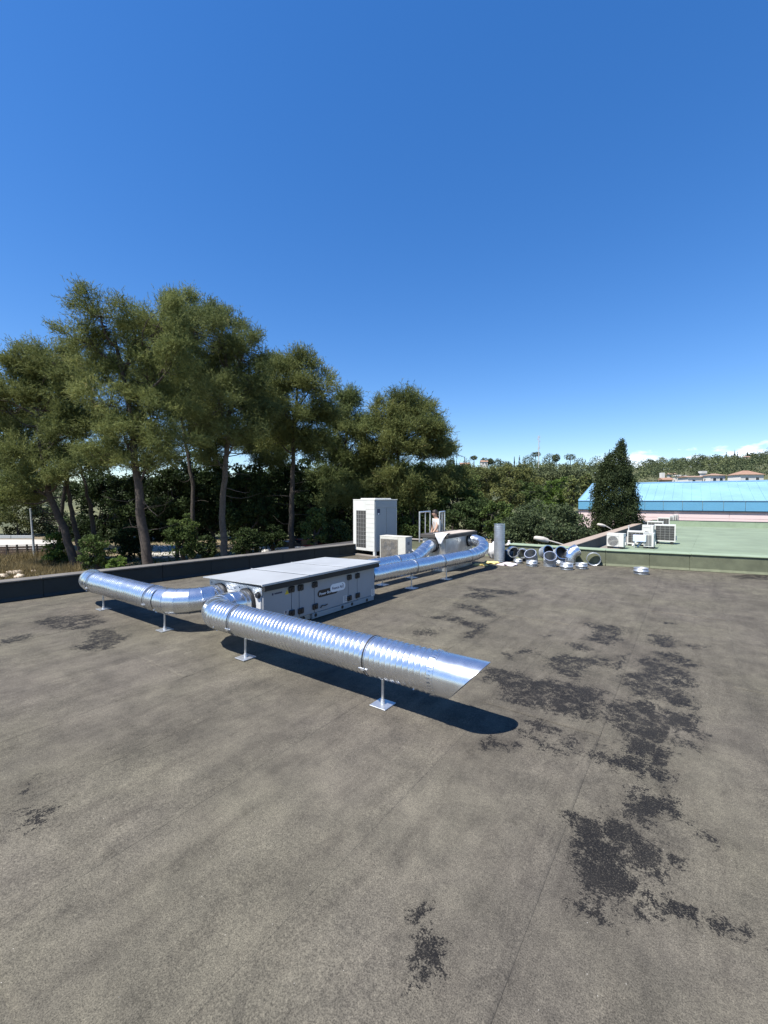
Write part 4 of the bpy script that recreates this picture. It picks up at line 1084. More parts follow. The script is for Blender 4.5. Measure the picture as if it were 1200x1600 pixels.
# ------------------------------------------------------------------ neighbouring green roof
GZ = 0.08
gx_a = np.array([-2.65, 12.75]); gx_b = g(1018.7, 812.5, .42)[:2]          # inner top edge of its left wall
far_l = gx_b; tdir = (gx_b - gx_a) / np.linalg.norm(gx_b - gx_a)
farY = gx_b[1]
gr_ = tag(bpy.data.objects.new('green_roof', None), kind='structure'); COL.objects.link(gr_)
def gpt(u, v, z=GZ):   # u metres right of the left wall along X, v metres along it
    p = gx_a + tdir * v; return (p[0] + u, p[1] + u * .10, z)
Lw = float(np.linalg.norm(gx_b - gx_a))
us = [-.02, .62] + [1.55 + .95*k for k in range(23)]
for k, (a, c) in enumerate(zip(us[:-1], us[1:])):
    zz = .004 if k % 2 else 0.0
    vs_ = [.12, 4.0 + (k*1.7) % 4, Lw + .2]
    for q, (va, vb) in enumerate(zip(vs_[:-1], vs_[1:])):
        z0, z1 = GZ, GZ + .006
        p = [gpt(a, va + .0, z0), gpt(c + .06, va, z1), gpt(c + .06, vb + (.05 if q == 0 else 0), z1), gpt(a, vb + (.05 if q == 0 else 0), z0)]
        dn = [(x, y, z - .03) for x, y, z in p]
        MB().add(p + dn, [(0,1,2,3), (7,6,5,4), (0,4,5,1), (1,5,6,2), (2,6,7,3), (3,7,4,0)]).build('membrane_strip' if k else 'wall_side_strip', M['green_roof'] if k else M['coping'], gr_)  # first strip, beside the left wall, is grey-brown instead of green
bd = tag(bpy.data.objects.new('building', None), 'building under the green felt roof', 'building'); 
bpy.data.objects.remove(bd)
hb = thing('building_block', (gx_a[0] + 8, (gx_a[1] + gx_b[1]) / 2, -3.5), 'building block carrying the green felt roof', 'building')
cs = [gpt(-.22, .1, 0), gpt(24, .1, 0), gpt(24, Lw + .35, 0), gpt(-.22, Lw + .35, 0)]
MB().add([(x, y, -3.5) for x, y, _ in cs] + [(x, y, GZ - .04) for x, y, _ in cs], [(0,3,2,1),(4,5,6,7),(0,1,5,4),(1,2,6,5),(2,3,7,6),(3,0,4,7)]).build('outer_wall', M['white_wall'], hb, hb.location)
lw0, lw1 = gpt(0, -.05), gpt(0, Lw)
wall('parapet_wall', lw1[:2], lw0[:2], .42, .30, every(2.2), M['dark_lining'], M['coping_pink'], 'parapet wall with pinkish coping along the left edge of the green roof', -1, .01, panel='lining_panel')
fw0, fw1 = gpt(.02, Lw), gpt(24, Lw)
wall('parapet_wall', fw0[:2], fw1[:2], .43, .25, every(2.5), M['green_coping'], M['dark_lining'], 'low parapet wall at the far end of the green roof', 1, .01)
# ordinary building below our roof
ob_ = thing('building_block', (-2, 2, -3.5), 'building block beneath the grey roof in the foreground', 'building')
MB().box((-11.4, -7.9, -3.5), (9.9, 12.6, -.31)).build('outer_wall', M['white_wall'], ob_, ob_.location)
# its air conditioners
def ground_at(px, py): return g(px, py, GZ)
GA = 'air conditioners along the left side of the green roof'
def ac_at(pxl, pyb, pxr, ztop, d, front, label, rz=R(3), foot=.05):
    a = ground_at(pxl, pyb); dep = fw(a - O); r_ = float(onp(pxr, pyb, 1, a[1])[0] - a[0])
    h = (pyb - ztop) / FPX * dep
    w = r_; c = a + np.array([w/2 * math.cos(rz), w/2 * math.sin(rz), 0]) + np.array([0, d/2, 0])
    c[2] = GZ + .007
    return ac_unit('air_conditioner', c, rz, w, d, h, label, front, GA, foot=foot)
ac_at(948.5, 856.2, 976, 833, .26, 'round', 'white air conditioner with round fan guard, nearest the pinkish coping corner', R(-8))
ac_at(980, 852.5, 1007, 829.5, .30, 'coil', 'white air conditioner with dark coil back, behind the pale electrical box', R(-2))
ac_at(1006, 857.0, 1022, 833, .30, 'louver', 'narrow white air conditioner with two grey louvre strips, in front of the big coil unit', R(-4))
ac_at(1003, 850, 1021, 820.5, .30, 'round', 'white air conditioner with round fan, half hidden behind the narrow louvred unit', R(-2), .07)
ac_at(1022, 849.5, 1055, 819.5, .32, 'coil', 'biggest white unit with a square grid over its dark coil on the green roof', R(2), .08)
ac_at(1011, 833.5, 1036, 814.5, .30, 'coil', 'white unit behind the big coil unit, only its dark top showing', R(0))
ac_at(1027, 827, 1046, 808.8, .34, 'coil', 'white unit with black coil in the rear row near the pink wall', R(0))
for k, (a, b_, yb, yt) in enumerate(((1046, 1052, 821.5, 806.5), (1050.5, 1056, 820, 805), (1054.5, 1059, 819, 804), (1058, 1063, 818, 803))):
    ac_at(a, yb, b_, yt, .8, 'louver', ('first', 'second', 'third', 'last')[k] + ' slim white unit in the rear row beside the black coil unit, counted from it', R(2))
# electrical box on legs with white pipes
eb = ground_at(990, 856); eb = thing('electrical_box', eb, 'pale blue electrical box on short legs between the white air conditioners', 'electrical box', None, R(0))
MB().box((-.02, -.06, .22), (.36, .06, .44), .01).build('enclosure', M['pale_box'], eb)
for x in (.02, .32): MB().box((x - .015, -.02, .0), (x + .015, .02, .22)).build('leg', M['alu'], eb)
for k, (a, c) in enumerate((((988, 851), (1000, 846)), ((996, 853), (1008, 847)))):
    p, q = onp(*a, 2, GZ + .06), onp(*c, 2, GZ + .2)
    pt = [Vector((p[0], p[1], GZ + .02)), Vector((p[0], p[1], GZ + .03)).lerp(Vector((q[0], p[1] + .1, GZ + .2)), .5) + Vector((0, 0, .05)), Vector((q[0], p[1] + .15, GZ + .2))]
    ob2 = MB().tube(pt, .035, 8).build('insulated_pipe', M['white_plastic']); tag(ob2, ('short' if k == 0 else 'longer') + ' white insulated pipe curving up by the pale electrical box', 'pipe', 'insulated pipes on the green roof')
vp = thing('vent_pipe', ground_at(982, 848), 'thin white vent pipe standing behind the round fan unit', 'pipe')
MB().tube([(0,0,0), (0,0,.62)], .022, 8).build('pipe', M['white_plastic'], vp); MB().tube([(0,0,.62), (0,0,.65)], .03, 8).build('cap', M['white_plastic'], vp)
# skylight dome
sk = thing('skylight_dome', g(1169.5, 820.5, GZ) , 'long white skylight dome at the far end of the green roof', 'skylight', None, R(4))
m_ = MB(); nn_ = 18
for i in range(nn_ + 1):
    a = math.pi * i / nn_
    m_.v += [(-1.08*math.cos(a), -.5, .10 + .30*math.sin(a)), (-1.08*math.cos(a), .5, .10 + .30*math.sin(a))]
m_.f += [(2*i, 2*i+1, 2*i+3, 2*i+2) for i in range(nn_)]; m_.sm += [True]*nn_
m_.f += [tuple(2*i for i in range(nn_+1)), tuple(2*i+1 for i in range(nn_+1))]; m_.sm += [False]*2
m_.build('dome', M['dome'], sk); MB().box((-1.15, -.58, 0), (1.15, .58, .10), .01).build('curb', M['green_coping'], sk)

# wall lamps on the outer side of the green roof's left wall
def lamp(px, py, wpx, base, label, scale=1.0):
    hd = at(px, py, base[1]); b = at(base[0], base[2], base[1]); 
    l = thing('wall_lamp', (b[0], b[1], b[2]), label, 'lamp', 'lamps on the outer wall of the green roof'); o = l.location
    w = wpx / FPX * base[1] * 0.85
    dirv = (Vector(hd) - Vector(b)); dirv.z = 0; dirv.normalize(); sd_ = Vector((-dirv.y, dirv.x, 0)); up = Vector((0, 0, 1))
    m = MB(); st = [(-.5, .22, .06), (-.38, .34, .10), (-.1, .42, .12), (.15, .36, .13), (.22, .26, .12), (.42, .22, .10), (.5, .16, .07)]; n = 14; vs = []
    for s, ww, hh in st:
        c = Vector(hd) - dirv * (s*w) + up * (-.02*w - s*.20*w)
        for k in range(n):
            a = 2*math.pi*k/n; zc = math.sin(a); vs.append(c + sd_*math.cos(a)*ww*w*.5 + up*zc*(hh if zc > 0 else hh*.8)*w*1.7)
    m.add(vs, [(i*n+k, i*n+(k+1)%n, (i+1)*n+(k+1)%n, (i+1)*n+k) for i in range(len(st)-1) for k in range(n)], True)
    m.add(vs[:n], [tuple(range(n))]); m.add(vs[-n:], [tuple(range(n))])
    m.build('lamp_head', M['lamp_head'], l, o)
    e = Vector(hd) - dirv*.5*w - up*.09*w
    MB().tube([e, e.lerp(Vector(b), .5) - up*.0, Vector(b), Vector(b) - up*.45], .022, 8).build('arm', M['lamp_head'], l, o)
    MB().box(Vector(b) - Vector((.05, .05, .5)), Vector(b) + Vector((.05, .05, -.3))).build('wall_bracket', M['galv_dull'], l, o)
lamp(846, 842.5, 27, (884, 12.7, 852), 'cream lamp head on an arm above the dark round mouthed elbows')
lamp(939.5, 820.5, 15, (955, 19.0, 826.5), 'cream lamp head on an arm at the foot of the cypress, middle of the three')
lamp(984.5, 810.5, 11, (999, 24.5, 815.5), 'smallest cream lamp head, beyond the cypress near the pink wall')

# ------------------------------------------------------------------ blue roofed building
YB = farY + 2.6
cl_ = onp(904, 797, 1, YB); bx0 = cl_[0]
ze0 = float(cl_[2]); ze1 = float(onp(904, 782.5, 1, YB - .12)[2])
bx1 = bx0 + 34
rid = onp(1100, 754, 1, YB + 5.2); zr = float(rid[2])
bb_ = thing('blue_roof_hall', (bx0 + 10, YB + 5, -3.5), 'long pale pink hall with a sky blue standing seam roof', 'building'); o = bb_.location
MB().box((bx0, YB + .03, -3.5), (bx1, YB + 12, ze0)).build('wall_core', M['pink_wall'], bb_, o)
pz = [-3.5, -2.6, -1.7, -.8]; 
zz = ze0
rows = []
while zz > -3.4: rows.append((zz - .42, zz)); zz -= .42
for ri, (za, zb) in enumerate(rows[:6]):
    for k in range(11):
        xa = bx0 + k*2.9; MB().box((xa + .012, YB, za + .012), (min(xa + 2.9, bx1) - .012, YB + .03, zb - .006), .004).build('wall_panel', M['pink_wall'], bb_, o)
MB().box((bx0 - .05, YB - .10, ze0), (bx1, YB + .05, ze0 + .07)).build('eaves_trim', M['dark_trim'], bb_, o)
for k in range(32):
    xa = bx0 + k*1.05
    MB().box((xa + .008, YB - .12, ze0 + .07), (xa + 1.042, YB - .02, ze1), .006).build('fascia_panel', M['blue_fascia'], bb_, o)
ys0, ysr = YB - .16, YB + 5.2
for k in range(64):
    xa, xb = bx0 + k*.52, bx0 + (k+1)*.52
    b = MB().add([(xa, ys0, ze1), (xb, ys0, ze1), (xb, ysr, zr), (xa, ysr, zr), (xa, ys0, ze1 + .03), (xb - .004, ys0, ze1 + .03), (xb - .004, ysr, zr + .03), (xa, ysr, zr + .03)],
          [(0,3,2,1),(4,5,6,7),(0,1,5,4),(1,2,6,5),(2,3,7,6),(3,0,4,7)])
    b.add([(xa - .016, ys0, ze1 + .03), (xa + .016, ys0, ze1 + .03), (xa + .016, ysr, zr + .03), (xa - .016, ysr, zr + .03), (xa - .012, ys0, ze1 + .062), (xa + .012, ys0, ze1 + .062), (xa + .012, ysr, zr + .062), (xa - .012, ysr, zr + .062)],
          [(4,5,6,7),(0,1,5,4),(1,2,6,5),(3,0,4,7)])
    b.build('roof_sheet', M['blue_roof'], bb_, o)
MB().add([(bx0, ysr, zr), (bx1, ysr, zr), (bx1, YB + 11, ze1), (bx0, YB + 11, ze1), (bx0, ysr, zr - .05), (bx1, ysr, zr - .05), (bx1, YB + 11, ze1 - .05), (bx0, YB + 11, ze1 - .05)],
         [(0,1,2,3),(7,6,5,4),(0,4,5,1),(1,5,6,2),(2,6,7,3),(3,7,4,0)]).build('rear_slope', M['blue_roof'], bb_, o)
MB().prism([(YB, ze0), (YB + 11, ze0), (YB + 11, ze1 - .06), (ysr, zr - .06), (YB, ze1 - .06)], lambda a, z: (bx0 + .02, a, z), lambda a, z: (bx0 + .10, a, z)).build('gable_wall', M['pink_wall'], bb_, o)
MB().box((bx0, ysr - .1, zr + .03), (bx1, ysr + .1, zr + .10)).build('ridge_cap', M['blue_roof'], bb_, o)

# ------------------------------------------------------------------ terrain
SKX = [-600, 0, 300, 500, 700, 760, 850, 950, 1000, 1050, 1100, 1150, 1200, 1300, 1800]
SKY = [756, 752, 747, 738, 730, 727, 722, 724, 722, 717, 714, 710, 703, 694, 690]
GND = -3.5
RIDGE = 330.0
def hill_z(r, f):
    f = np.asarray(f, float); r = np.asarray(r, float)
    px = 600 + FPX * r / np.maximum(f, 20)
    top = CAM_H + (780 - np.interp(px, SKX, SKY)) / FPX * RIDGE - 7.5 - GND
    t = np.clip((f - 62) / (RIDGE - 62), 0, 1.0)
    prof = t ** 0.95
    z = GND + top * prof
    over = np.clip((f - RIDGE) / 250, 0, 1)
    z = z * (1 - over) + GND * over
    return np.where(f < 62, GND, z)
fs_ = np.concatenate([np.linspace(-300, 60, 14), np.linspace(70, 380, 32), np.linspace(420, 3000, 8)])
rs_ = np.linspace(-1, 1, 61)
vs_ = []
for f in fs_:
    half = max(160, abs(f) * 1.6)
    for q in rs_:
        r_ = q * half; z = float(hill_z(r_, f)); z += 0 if f < 62 else math.sin(r_*.11)*1.0 + math.sin(f*.09 + r_*.05)*1.0
        vs_.append(rf(r_, f, z))
n = len(rs_)
gm = MB().add(vs_, [(i*n+k, i*n+k+1, (i+1)*n+k+1, (i+1)*n+k) for i in range(len(fs_)-1) for k in range(n-1)], True)
gob = gm.build('ground', M['ground']); tag(gob, kind='structure')
gob.data.materials.append(M['hill'])
ctr = np.zeros(len(gob.data.polygons)*3); gob.data.polygons.foreach_get('center', ctr); ctr = ctr.reshape(-1, 3)
gob.data.polygons.foreach_set('material_index', [1 if fw(c) > 64 else 0 for c in ctr])
# pale yard and kerb beyond the fence, left
def gq(poly, z, name, m, th=.1):
    b = MB().add([(*p, z) for p in poly] + [(*p, z - th) for p in poly], [tuple(range(len(poly))), tuple(reversed(range(len(poly), 2*len(poly))))] + [(i, i+len(poly), (i+1) % len(poly)+len(poly), (i+1) % len(poly)) for i in range(len(poly))])
    return b.build(name, m)
yard = [g(x, y, GND + .03)[:2] for x, y in ((-260, 858), (60, 857), (100, 850), (100, 845), (60, 843), (-260, 842))]
tag(gq(yard, GND + .03, 'yard', M['pavement']), kind='structure')
yard2 = [g(x, y, GND + .03)[:2] for x, y in ((236, 872), (305, 870), (300, 852), (240, 852))]
tag(gq(yard2, GND + .03, 'yard', M['pavement']), kind='structure')
yard3 = [g(x, y, GND + .03)[:2] for x, y in ((395, 866), (520, 862), (510, 846), (405, 847))]
tag(gq(yard3, GND + .03, 'yard', M['pavement']), kind='structure')
kw = thing('low_wall', g(-60, 840, GND), 'long grey low wall on the far side of the pale yard', 'wall')
p0, p1 = g(-300, 841.5, GND), g(72, 841.5, GND); t_ = (p1 - p0)[:2]; Ln = float(np.hypot(*t_)); ang = math.atan2(t_[1], t_[0])
for k in range(int(Ln / 3)):
    b = MB().box((k*3 + .02, -.1, 0), (k*3 + 2.98, .1, .42), .02); b.xf(Matrix.Translation(p0) @ Matrix.Rotation(ang, 4, 'Z')); b.build('wall_block', M['pole'], kw, kw.location)
# brown fence
fn = thing('wooden_fence', g(0, 873, GND), 'brown board fence with dark posts in the dry grass on the left', 'fence')
p0, p1 = g(-120, 874, GND), g(88, 868, GND); t_ = (p1 - p0)[:2]; Ln = float(np.hypot(*t_)); ang = math.atan2(t_[1], t_[0])
Mf = Matrix.Translation(p0) @ Matrix.Rotation(ang, 4, 'Z'); bay = Ln / 13
for k in range(14):
    b = MB().box((k*bay - .06, -.06, -.1), (k*bay + .06, .06, 1.10), .01); b.xf(Mf); b.build('post', M['bark_dark'], fn, fn.location)
for k in range(13):
    for j in range(4):
        za = .10 + j*.22; b = MB().box((k*bay + .062, -.02 + random.uniform(-.01, .01), za), ((k+1)*bay - .062, .015, za + .195 + random.uniform(-.01, .01)), .005)
        b.xf(Mf); b.build('board', M['fence_wood'], fn, fn.location)
    b = MB().box((k*bay + .062, -.03, 1.02), ((k+1)*bay - .062, .03, 1.06)); b.xf(Mf); b.build('handrail', M['bark_dark'], fn, fn.location)
po = g(54, 871.5, GND)
pt_ = thing('utility_pole', po, 'slim grey concrete pole standing by the brown fence', 'pole')
dep = fw(po - O); hh = 76.5 / FPX * dep
_tp = at(47.5, 795, dep) - po
MB().tube([(0, 0, 0), tuple(_tp*.5), tuple(_tp)], [.10, .085, .07], 10).build('shaft', M['pole'], pt_)
MB().tube([tuple(_tp), tuple(_tp + np.array([0, 0, .06]))], [.085, .05], 10).build('cap', M['pole'], pt_)
for k, (px, py, s) in enumerate(((22, 899, .5), (4, 903, .4), (30, 903, .35), (52, 895, .3))):
    blob('boulder', g(px, py, GND), (s, s*.8, s*.5), ('largest pale boulder', 'pale boulder at the frame edge', 'pale boulder closest to the parapet coping', 'small pale boulder')[k] + ' in the dry grass beyond the parapet', 'boulder', M['stone'], 20 + k, .4, 10, .25)
# parked red car roofs glimpsed between the trunks
def far_car(px, py, dep, label, m, rz):
    p = at(px, py, dep); p[2] = GND + .03
    c = thing('parked_car', p, label, 'car', 'cars parked behind the trees', rz)
    b = MB(); sec = [(-2.0, .35, .62, .80), (-1.75, .32, .80, .86), (-1.0, .30, .92, .88), (1.2, .30, .95, .88), (1.85, .32, .90, .86), (2.0, .38, .70, .78)]
    vs = []
    for x, z0, z1, hw in sec: vs += [(x, -hw, z0), (x, hw, z0), (x, hw, z1*.75), (x, hw*.94, z1), (x, -hw*.94, z1), (x, -hw, z1*.75)]
    b.add(vs, [(i*6+k, i*6+(k+1)%6, (i+1)*6+(k+1)%6, (i+1)*6+k) for i in range(5) for k in range(6)] + [tuple(range(6)), tuple(range(30, 36))], True); b.build('body', m, c)
    b = MB(); vs = []
    for x, z, hw in ((-.75, .93, .80), (-.15, 1.38, .66), (1.0, 1.40, .66), (1.65, .94, .78)): vs += [(x, -hw, z), (x, hw, z)]
    b.add(vs + [(x, y, .9) for x, y, z in vs], [(0,1,3,2),(4,5,7,6),(0,2,10,8),(2,4,12,10),(4,6,14,12),(1,9,11,3),(3,11,13,5),(5,13,15,7)]); b.build('window_glass', M['window'], c)
    MB().add([(-.15, -.67, 1.385), (-.15, .67, 1.385), (1.0, .67, 1.405), (1.0, -.67, 1.405), (-.1, -.6, 1.44), (-.1, .6, 1.44), (.95, .6, 1.46), (.95, -.6, 1.46)], [(4,5,6,7),(0,1,5,4),(1,2,6,5),(2,3,7,6),(3,0,4,7)]).build('roof', m, c)
    for x in (-1.25, 1.25):
        for y in (-.86, .70): 
            w_ = MB().tube([(x, y, .31), (x, y + .17, .31)], .31, 16).build('wheel', M['rubber'], c); MB().tube([(x, y - .005, .31), (x, y + .175, .31)], .18, 12).build('hub', M['alu'], w_)
    return c
far_car(442, 856, 38.5, 'white car parked behind the pines', M['white_wall'], R(60))
far_car(468, 853, 40, 'faded red car parked behind the slim pine trunk', M['red'], R(75))
far_car(496, 851, 42, 'dark red car farthest back between the trunks', M['red'], R(40))

# ------------------------------------------------------------------ vegetation
def rand_rot(n, r_):
    u = r_.normal(size=(n, 3)); u /= np.linalg.norm(u, axis=1)[:, None]
    t = r_.normal(size=(n, 3)); v = np.cross(u, t); v /= np.linalg.norm(v, axis=1)[:, None]
    return u, v, np.cross(u, v)
def leaf_quads(C, size, tint, r_, upbias=0.0, aspect=.6):
    n = len(C); u, v, w = rand_rot(n, r_)
    if upbias:
        nrm = w + np.array([0, 0, upbias]); nrm /= np.linalg.norm(nrm, axis=1)[:, None]
        u = np.cross(nrm, v); u /= np.linalg.norm(u, axis=1)[:, None]; v = np.cross(nrm, u)
    s = size * r_.uniform(.6, 1.3, n)[:, None]
    a, b = u * s * .5, v * s * .5 * aspect
    V = np.stack([C - a, C - b * 1.0, C + a, C + b], 1).reshape(-1, 3)
    return V, np.repeat(tint, 4)
def ell_points(n, r_, shell=.55):
    d = r_.normal(size=(n, 3)); d /= np.linalg.norm(d, axis=1)[:, None]
    q = (shell + (1 - shell) * r_.random(n)) ** 1.0
    return d * q[:, None]
def limb(mb, a, b, r0, r1, r_, sag=.12, n=5, k=6):
    a, b = Vector(a), Vector(b); L_ = (b - a).length; off = Vector(r_.normal(size=3)) * L_ * sag
    pts = [a.lerp(b, i/n) + off * math.sin(math.pi * i/n) * .6 + Vector((0, 0, -L_*.10*math.sin(math.pi*i/n))) for i in range(n + 1)]
    mb.tube(pts, [r0 + (r1 - r0) * i/n for i in range(n + 1)], k, False)

def pine(label, trunk_px, lobes, dep, needles, bark, seed, r0=.26, dens=1.0, extra_trunks=(), dead=0):
    r_ = np.random.default_rng(seed)
    tp = [at(x, y, dep) for x, y in trunk_px]
    base = tp[0].copy(); 
    if len(tp) > 1: 
        d = (tp[0] - tp[1]); d = d / abs(d[2]); base = tp[0] + d * (tp[0][2] - GND) * np.array([.5, .5, 1])
    base[2] = GND
    t = thing('pine_tree', base, label, 'tree', 'pines beyond the dark parapet'); o = t.location
    mb = MB()
    def trunk(points, rb):
        P, L_ = resample([Vector(base if rb == r0 else points[0])] + [Vector(p) for p in points], .5)
        n = len(P); mb.tube([p + Vector(r_.normal(size=3))*.03 for p in P], [rb * (1.15 if i == 0 else 1) * (1 - .72*i/(n-1)) for i in range(n)], 10, False)
        return P
    TP = trunk(tp, r0)
    for pts in extra_trunks:
        q = [at(x, y, dep + dz) for x, y, dz in pts]; q0 = q[0].copy(); q0[2] = GND; trunk([q0] + q, r0*.8)
    cl, tint, axs, psz = [], [], [], []
    for (cx, cy, rx, ry) in lobes:
        rx, ry, cy = rx*.98, ry*.92, cy + 7
        s = dep / FPX; c = at(cx, cy, dep) + rf(0, r_.uniform(-.5, .5) * rx * s * 1.3)
        ax = np.array([rx * s, rx * s * .95, ry * s])
        nC = max(10, int(ax[0] * ax[1] * ax[2] * 7.0 * dens) + 18); P = ell_points(nC, r_, .30) * ax * .86
        sub = []
        for _ in range(7):
            dv = r_.normal(size=3); dv[2] = dv[2]*.7 + .25; dv /= np.linalg.norm(dv)
            q = dv * ax * r_.uniform(.72, 1.0) + ell_points(8, r_, .2) * max(.42, ax.mean()*.26) * np.array([1, 1, .8]); sub.append(q)
        P = np.vstack([P, np.vstack(sub)]); nC = len(P)
        rot = lambda P: np.stack([P[:, 0]*_cy - P[:, 1]*_sy, P[:, 0]*_sy + P[:, 1]*_cy, P[:, 2]], 1)
        axs.append(rot(P / ax)); P = rot(P); psz.append(r_.uniform(.8, 1.35, nC))
        cl.append(c + P); tint.append(np.full(nC, r_.uniform(.25, .6)))
        # limb from the nearest trunk point below the lobe
        tpz = np.array([tuple(p) for p in TP]); dd = np.linalg.norm(tpz - (c - np.array([0, 0, ax[2]*.9])), axis=1); j = int(np.argmin(dd)); j = max(j - 1, 0)
        limb(mb, TP[j], c, r0*.30, .03, r_, .10)
        for _ in range(9):
            k = r_.integers(nC); limb(mb, Vector(c).lerp(Vector(TP[j]), r_.uniform(0, .5)), c + P[k]*.95, .035, .010, r_, .15, 4, 5)
    C = np.vstack(cl); T_ = np.concatenate(tint); AX = np.vstack(axs); PS = np.concatenate(psz)
    for _ in range(dead):
        j = r_.integers(len(TP)//4, len(TP)*3//4); a = r_.uniform(0, 6.28); L_ = r_.uniform(.8, 2.6)
        limb(mb, TP[j], np.array(TP[j]) + np.array([math.cos(a)*L_, math.sin(a)*L_, r_.uniform(-.2, .5)]), .03, .006, r_, .2, 4, 4)
    mb.build('trunk', bark, t, o)
    # every plume is a brush of shoots, every shoot carries needles
    n = len(C); ns, nk = 19, 7; sc = dep / 28
    ax_ = AX + np.array([0, 0, .45]) + r_.normal(size=(n, 3))*.35; ax_ /= np.linalg.norm(ax_, axis=1)[:, None]
    sp0 = C[:, None, :] + r_.normal(size=(n, ns, 3)) * np.array([.21, .21, .13]) * sc * PS[:, None, None] + ax_[:, None, :]*r_.uniform(-.25, .25, (n, ns, 1))*sc
    sdr = ax_[:, None, :]*.9 + r_.normal(size=(n, ns, 3))*.55; sdr /= np.linalg.norm(sdr, axis=2)[..., None]
    sl = r_.uniform(.22, .46, (n, ns, 1)) * sc
    k = np.linspace(0, 1, nk)[None, None, :, None]
    A = sp0[:, :, None, :] + sdr[:, :, None, :] * sl[:, :, None, :] * k
    dirs = sdr[:, :, None, :] + r_.normal(size=(n, ns, nk, 3))*.55; dirs /= np.linalg.norm(dirs, axis=3)[..., None]
    side = np.cross(dirs, r_.normal(size=dirs.shape)); side /= np.linalg.norm(side, axis=3)[..., None]
    ln = r_.uniform(.10, .19, (n, ns, nk, 1)) * sc; wd = dep / 25 * .0158
    V = np.stack([A - side*wd, A + side*wd, A + dirs*ln], 3).reshape(-1, 3) - np.array(o)
    tt = np.clip(np.repeat(T_ + r_.normal(size=n)*.14, ns*nk) + np.repeat(r_.normal(size=n*ns)*.10, nk), 0, 1)
    me = np_mesh('crown', V, 3, np.repeat(tt, 3)); link_mesh('crown', me, t, needles)
    return t
pine('tallest broad pine with a thick bare trunk right behind the left duct elbow', [(233, 900), (224, 830), (214, 745), (203, 640), (180, 530)],
     [(172,492,42,34),(140,530,38,34),(205,520,48,44),(262,505,40,38),(150,575,50,36),(230,570,60,44),(285,560,38,40),(180,620,52,36),(245,630,58,40),(200,672,50,28),(270,680,45,26),(225,715,44,16),(165,700,34,18)], 24, M['needles'], M['bark'], 11, .30, 1.0, (), 26)
pine('tall pine with a straight grey trunk just left of the ventilation unit', [(352, 900), (347, 800), (354, 700), (362, 610), (345, 520)],
     [(335,484,36,24),(300,510,38,34),(350,525,50,40),(388,545,32,36),(320,575,55,40),(392,590,32,40),(350,625,55,34),(300,640,42,30),(400,640,28,28),(375,672,36,22),(322,695,32,24)], 28, M['needles_b'], M['bark_pale'], 12, .24, 1.0, (), 14)
pine('leaning pine group at the left frame edge with low spreading branches', [(120, 893), (101, 830), (76, 770), (62, 690), (62, 600)],
     [(62,565,36,24),(105,565,38,28),(122,600,36,30),(138,650,36,30),(30,580,36,22),(-30,600,44,34),(25,605,44,28),(88,610,50,32),(-15,620,40,30),(40,655,54,30),(115,660,44,28),(-10,690,48,34),(62,705,56,28),(10,740,52,26),(118,725,40,20),(60,745,44,18),(15,775,44,14),(-60,650,50,50)], 32, M['needles'], M['bark'], 13, .30, .5,
     (((130, 885, 1), (110, 790, 1.5), (100, 700, 1.5)), ((151, 850, 5), (140, 790, 5), (125, 720, 5))), 12)
pine('pine with rounded crown in the middle of the row, left of the white condenser', [(455, 880), (456, 770), (459, 690), (466, 590)],
     [(468,568,36,22),(440,600,42,32),(492,600,32,32),(418,632,28,28),(462,645,46,28),(502,640,26,24),(435,676,36,20),(485,680,32,18)], 34, M['needles'], M['bark_dark'], 14, .26, .9, (), 14)
pine('narrow pine with a pointed tip between two rounder pines', [(515, 880), (522, 770), (540, 700), (544, 640)],
     [(541,618,13,20),(548,650,26,24),(520,680,32,26),(565,675,30,26),(548,712,38,24),(590,715,28,20),(520,735,32,20),(565,750,36,18),(530,770,30,18),(578,776,34,18)], 40, M['needles_b'], M['bark_dark'], 15, .24, .8, (), 10)
pine('flat topped pine at the right end of the row above the white condenser', [(610, 870), (614, 780), (622, 715), (638, 650)],
     [(632,620,30,18),(608,638,30,22),(652,640,34,24),(600,665,26,20),(640,668,40,22),(676,672,26,16),(620,692,32,14),(665,698,34,12),(698,690,14,11),(590,700,22,16),(615,735,36,18),(660,745,40,20),(702,735,26,16),(640,772,40,18)], 38, M['needles'], M['bark_dark'], 16, .26, .8, (), 12)
pine('slender pine tucked behind the two tallest pines', [(300, 880), (302, 760), (285, 660), (262, 560)],
     [(255,545,40,36),(238,512,36,30),(292,484,32,24),(275,520,34,28),(190,560,36,30),(300,585,42,36),(265,610,44,36),(225,600,32,32),(300,650,34,24)], 34, M['needles_b'], M['bark_dark'], 17, .20, .7, (), 10)
pine('dark pine in the gap between the tall pine and the rounded middle pine', [(400, 880), (402, 780), (408, 700), (410, 640)],
     [(405,600,24,26),(425,570,20,20),(430,610,24,24),(412,640,28,28),(395,680,30,22),(425,705,26,18)], 40, M['needles_b'], M['bark_dark'], 18, .20, .8, (), 8)

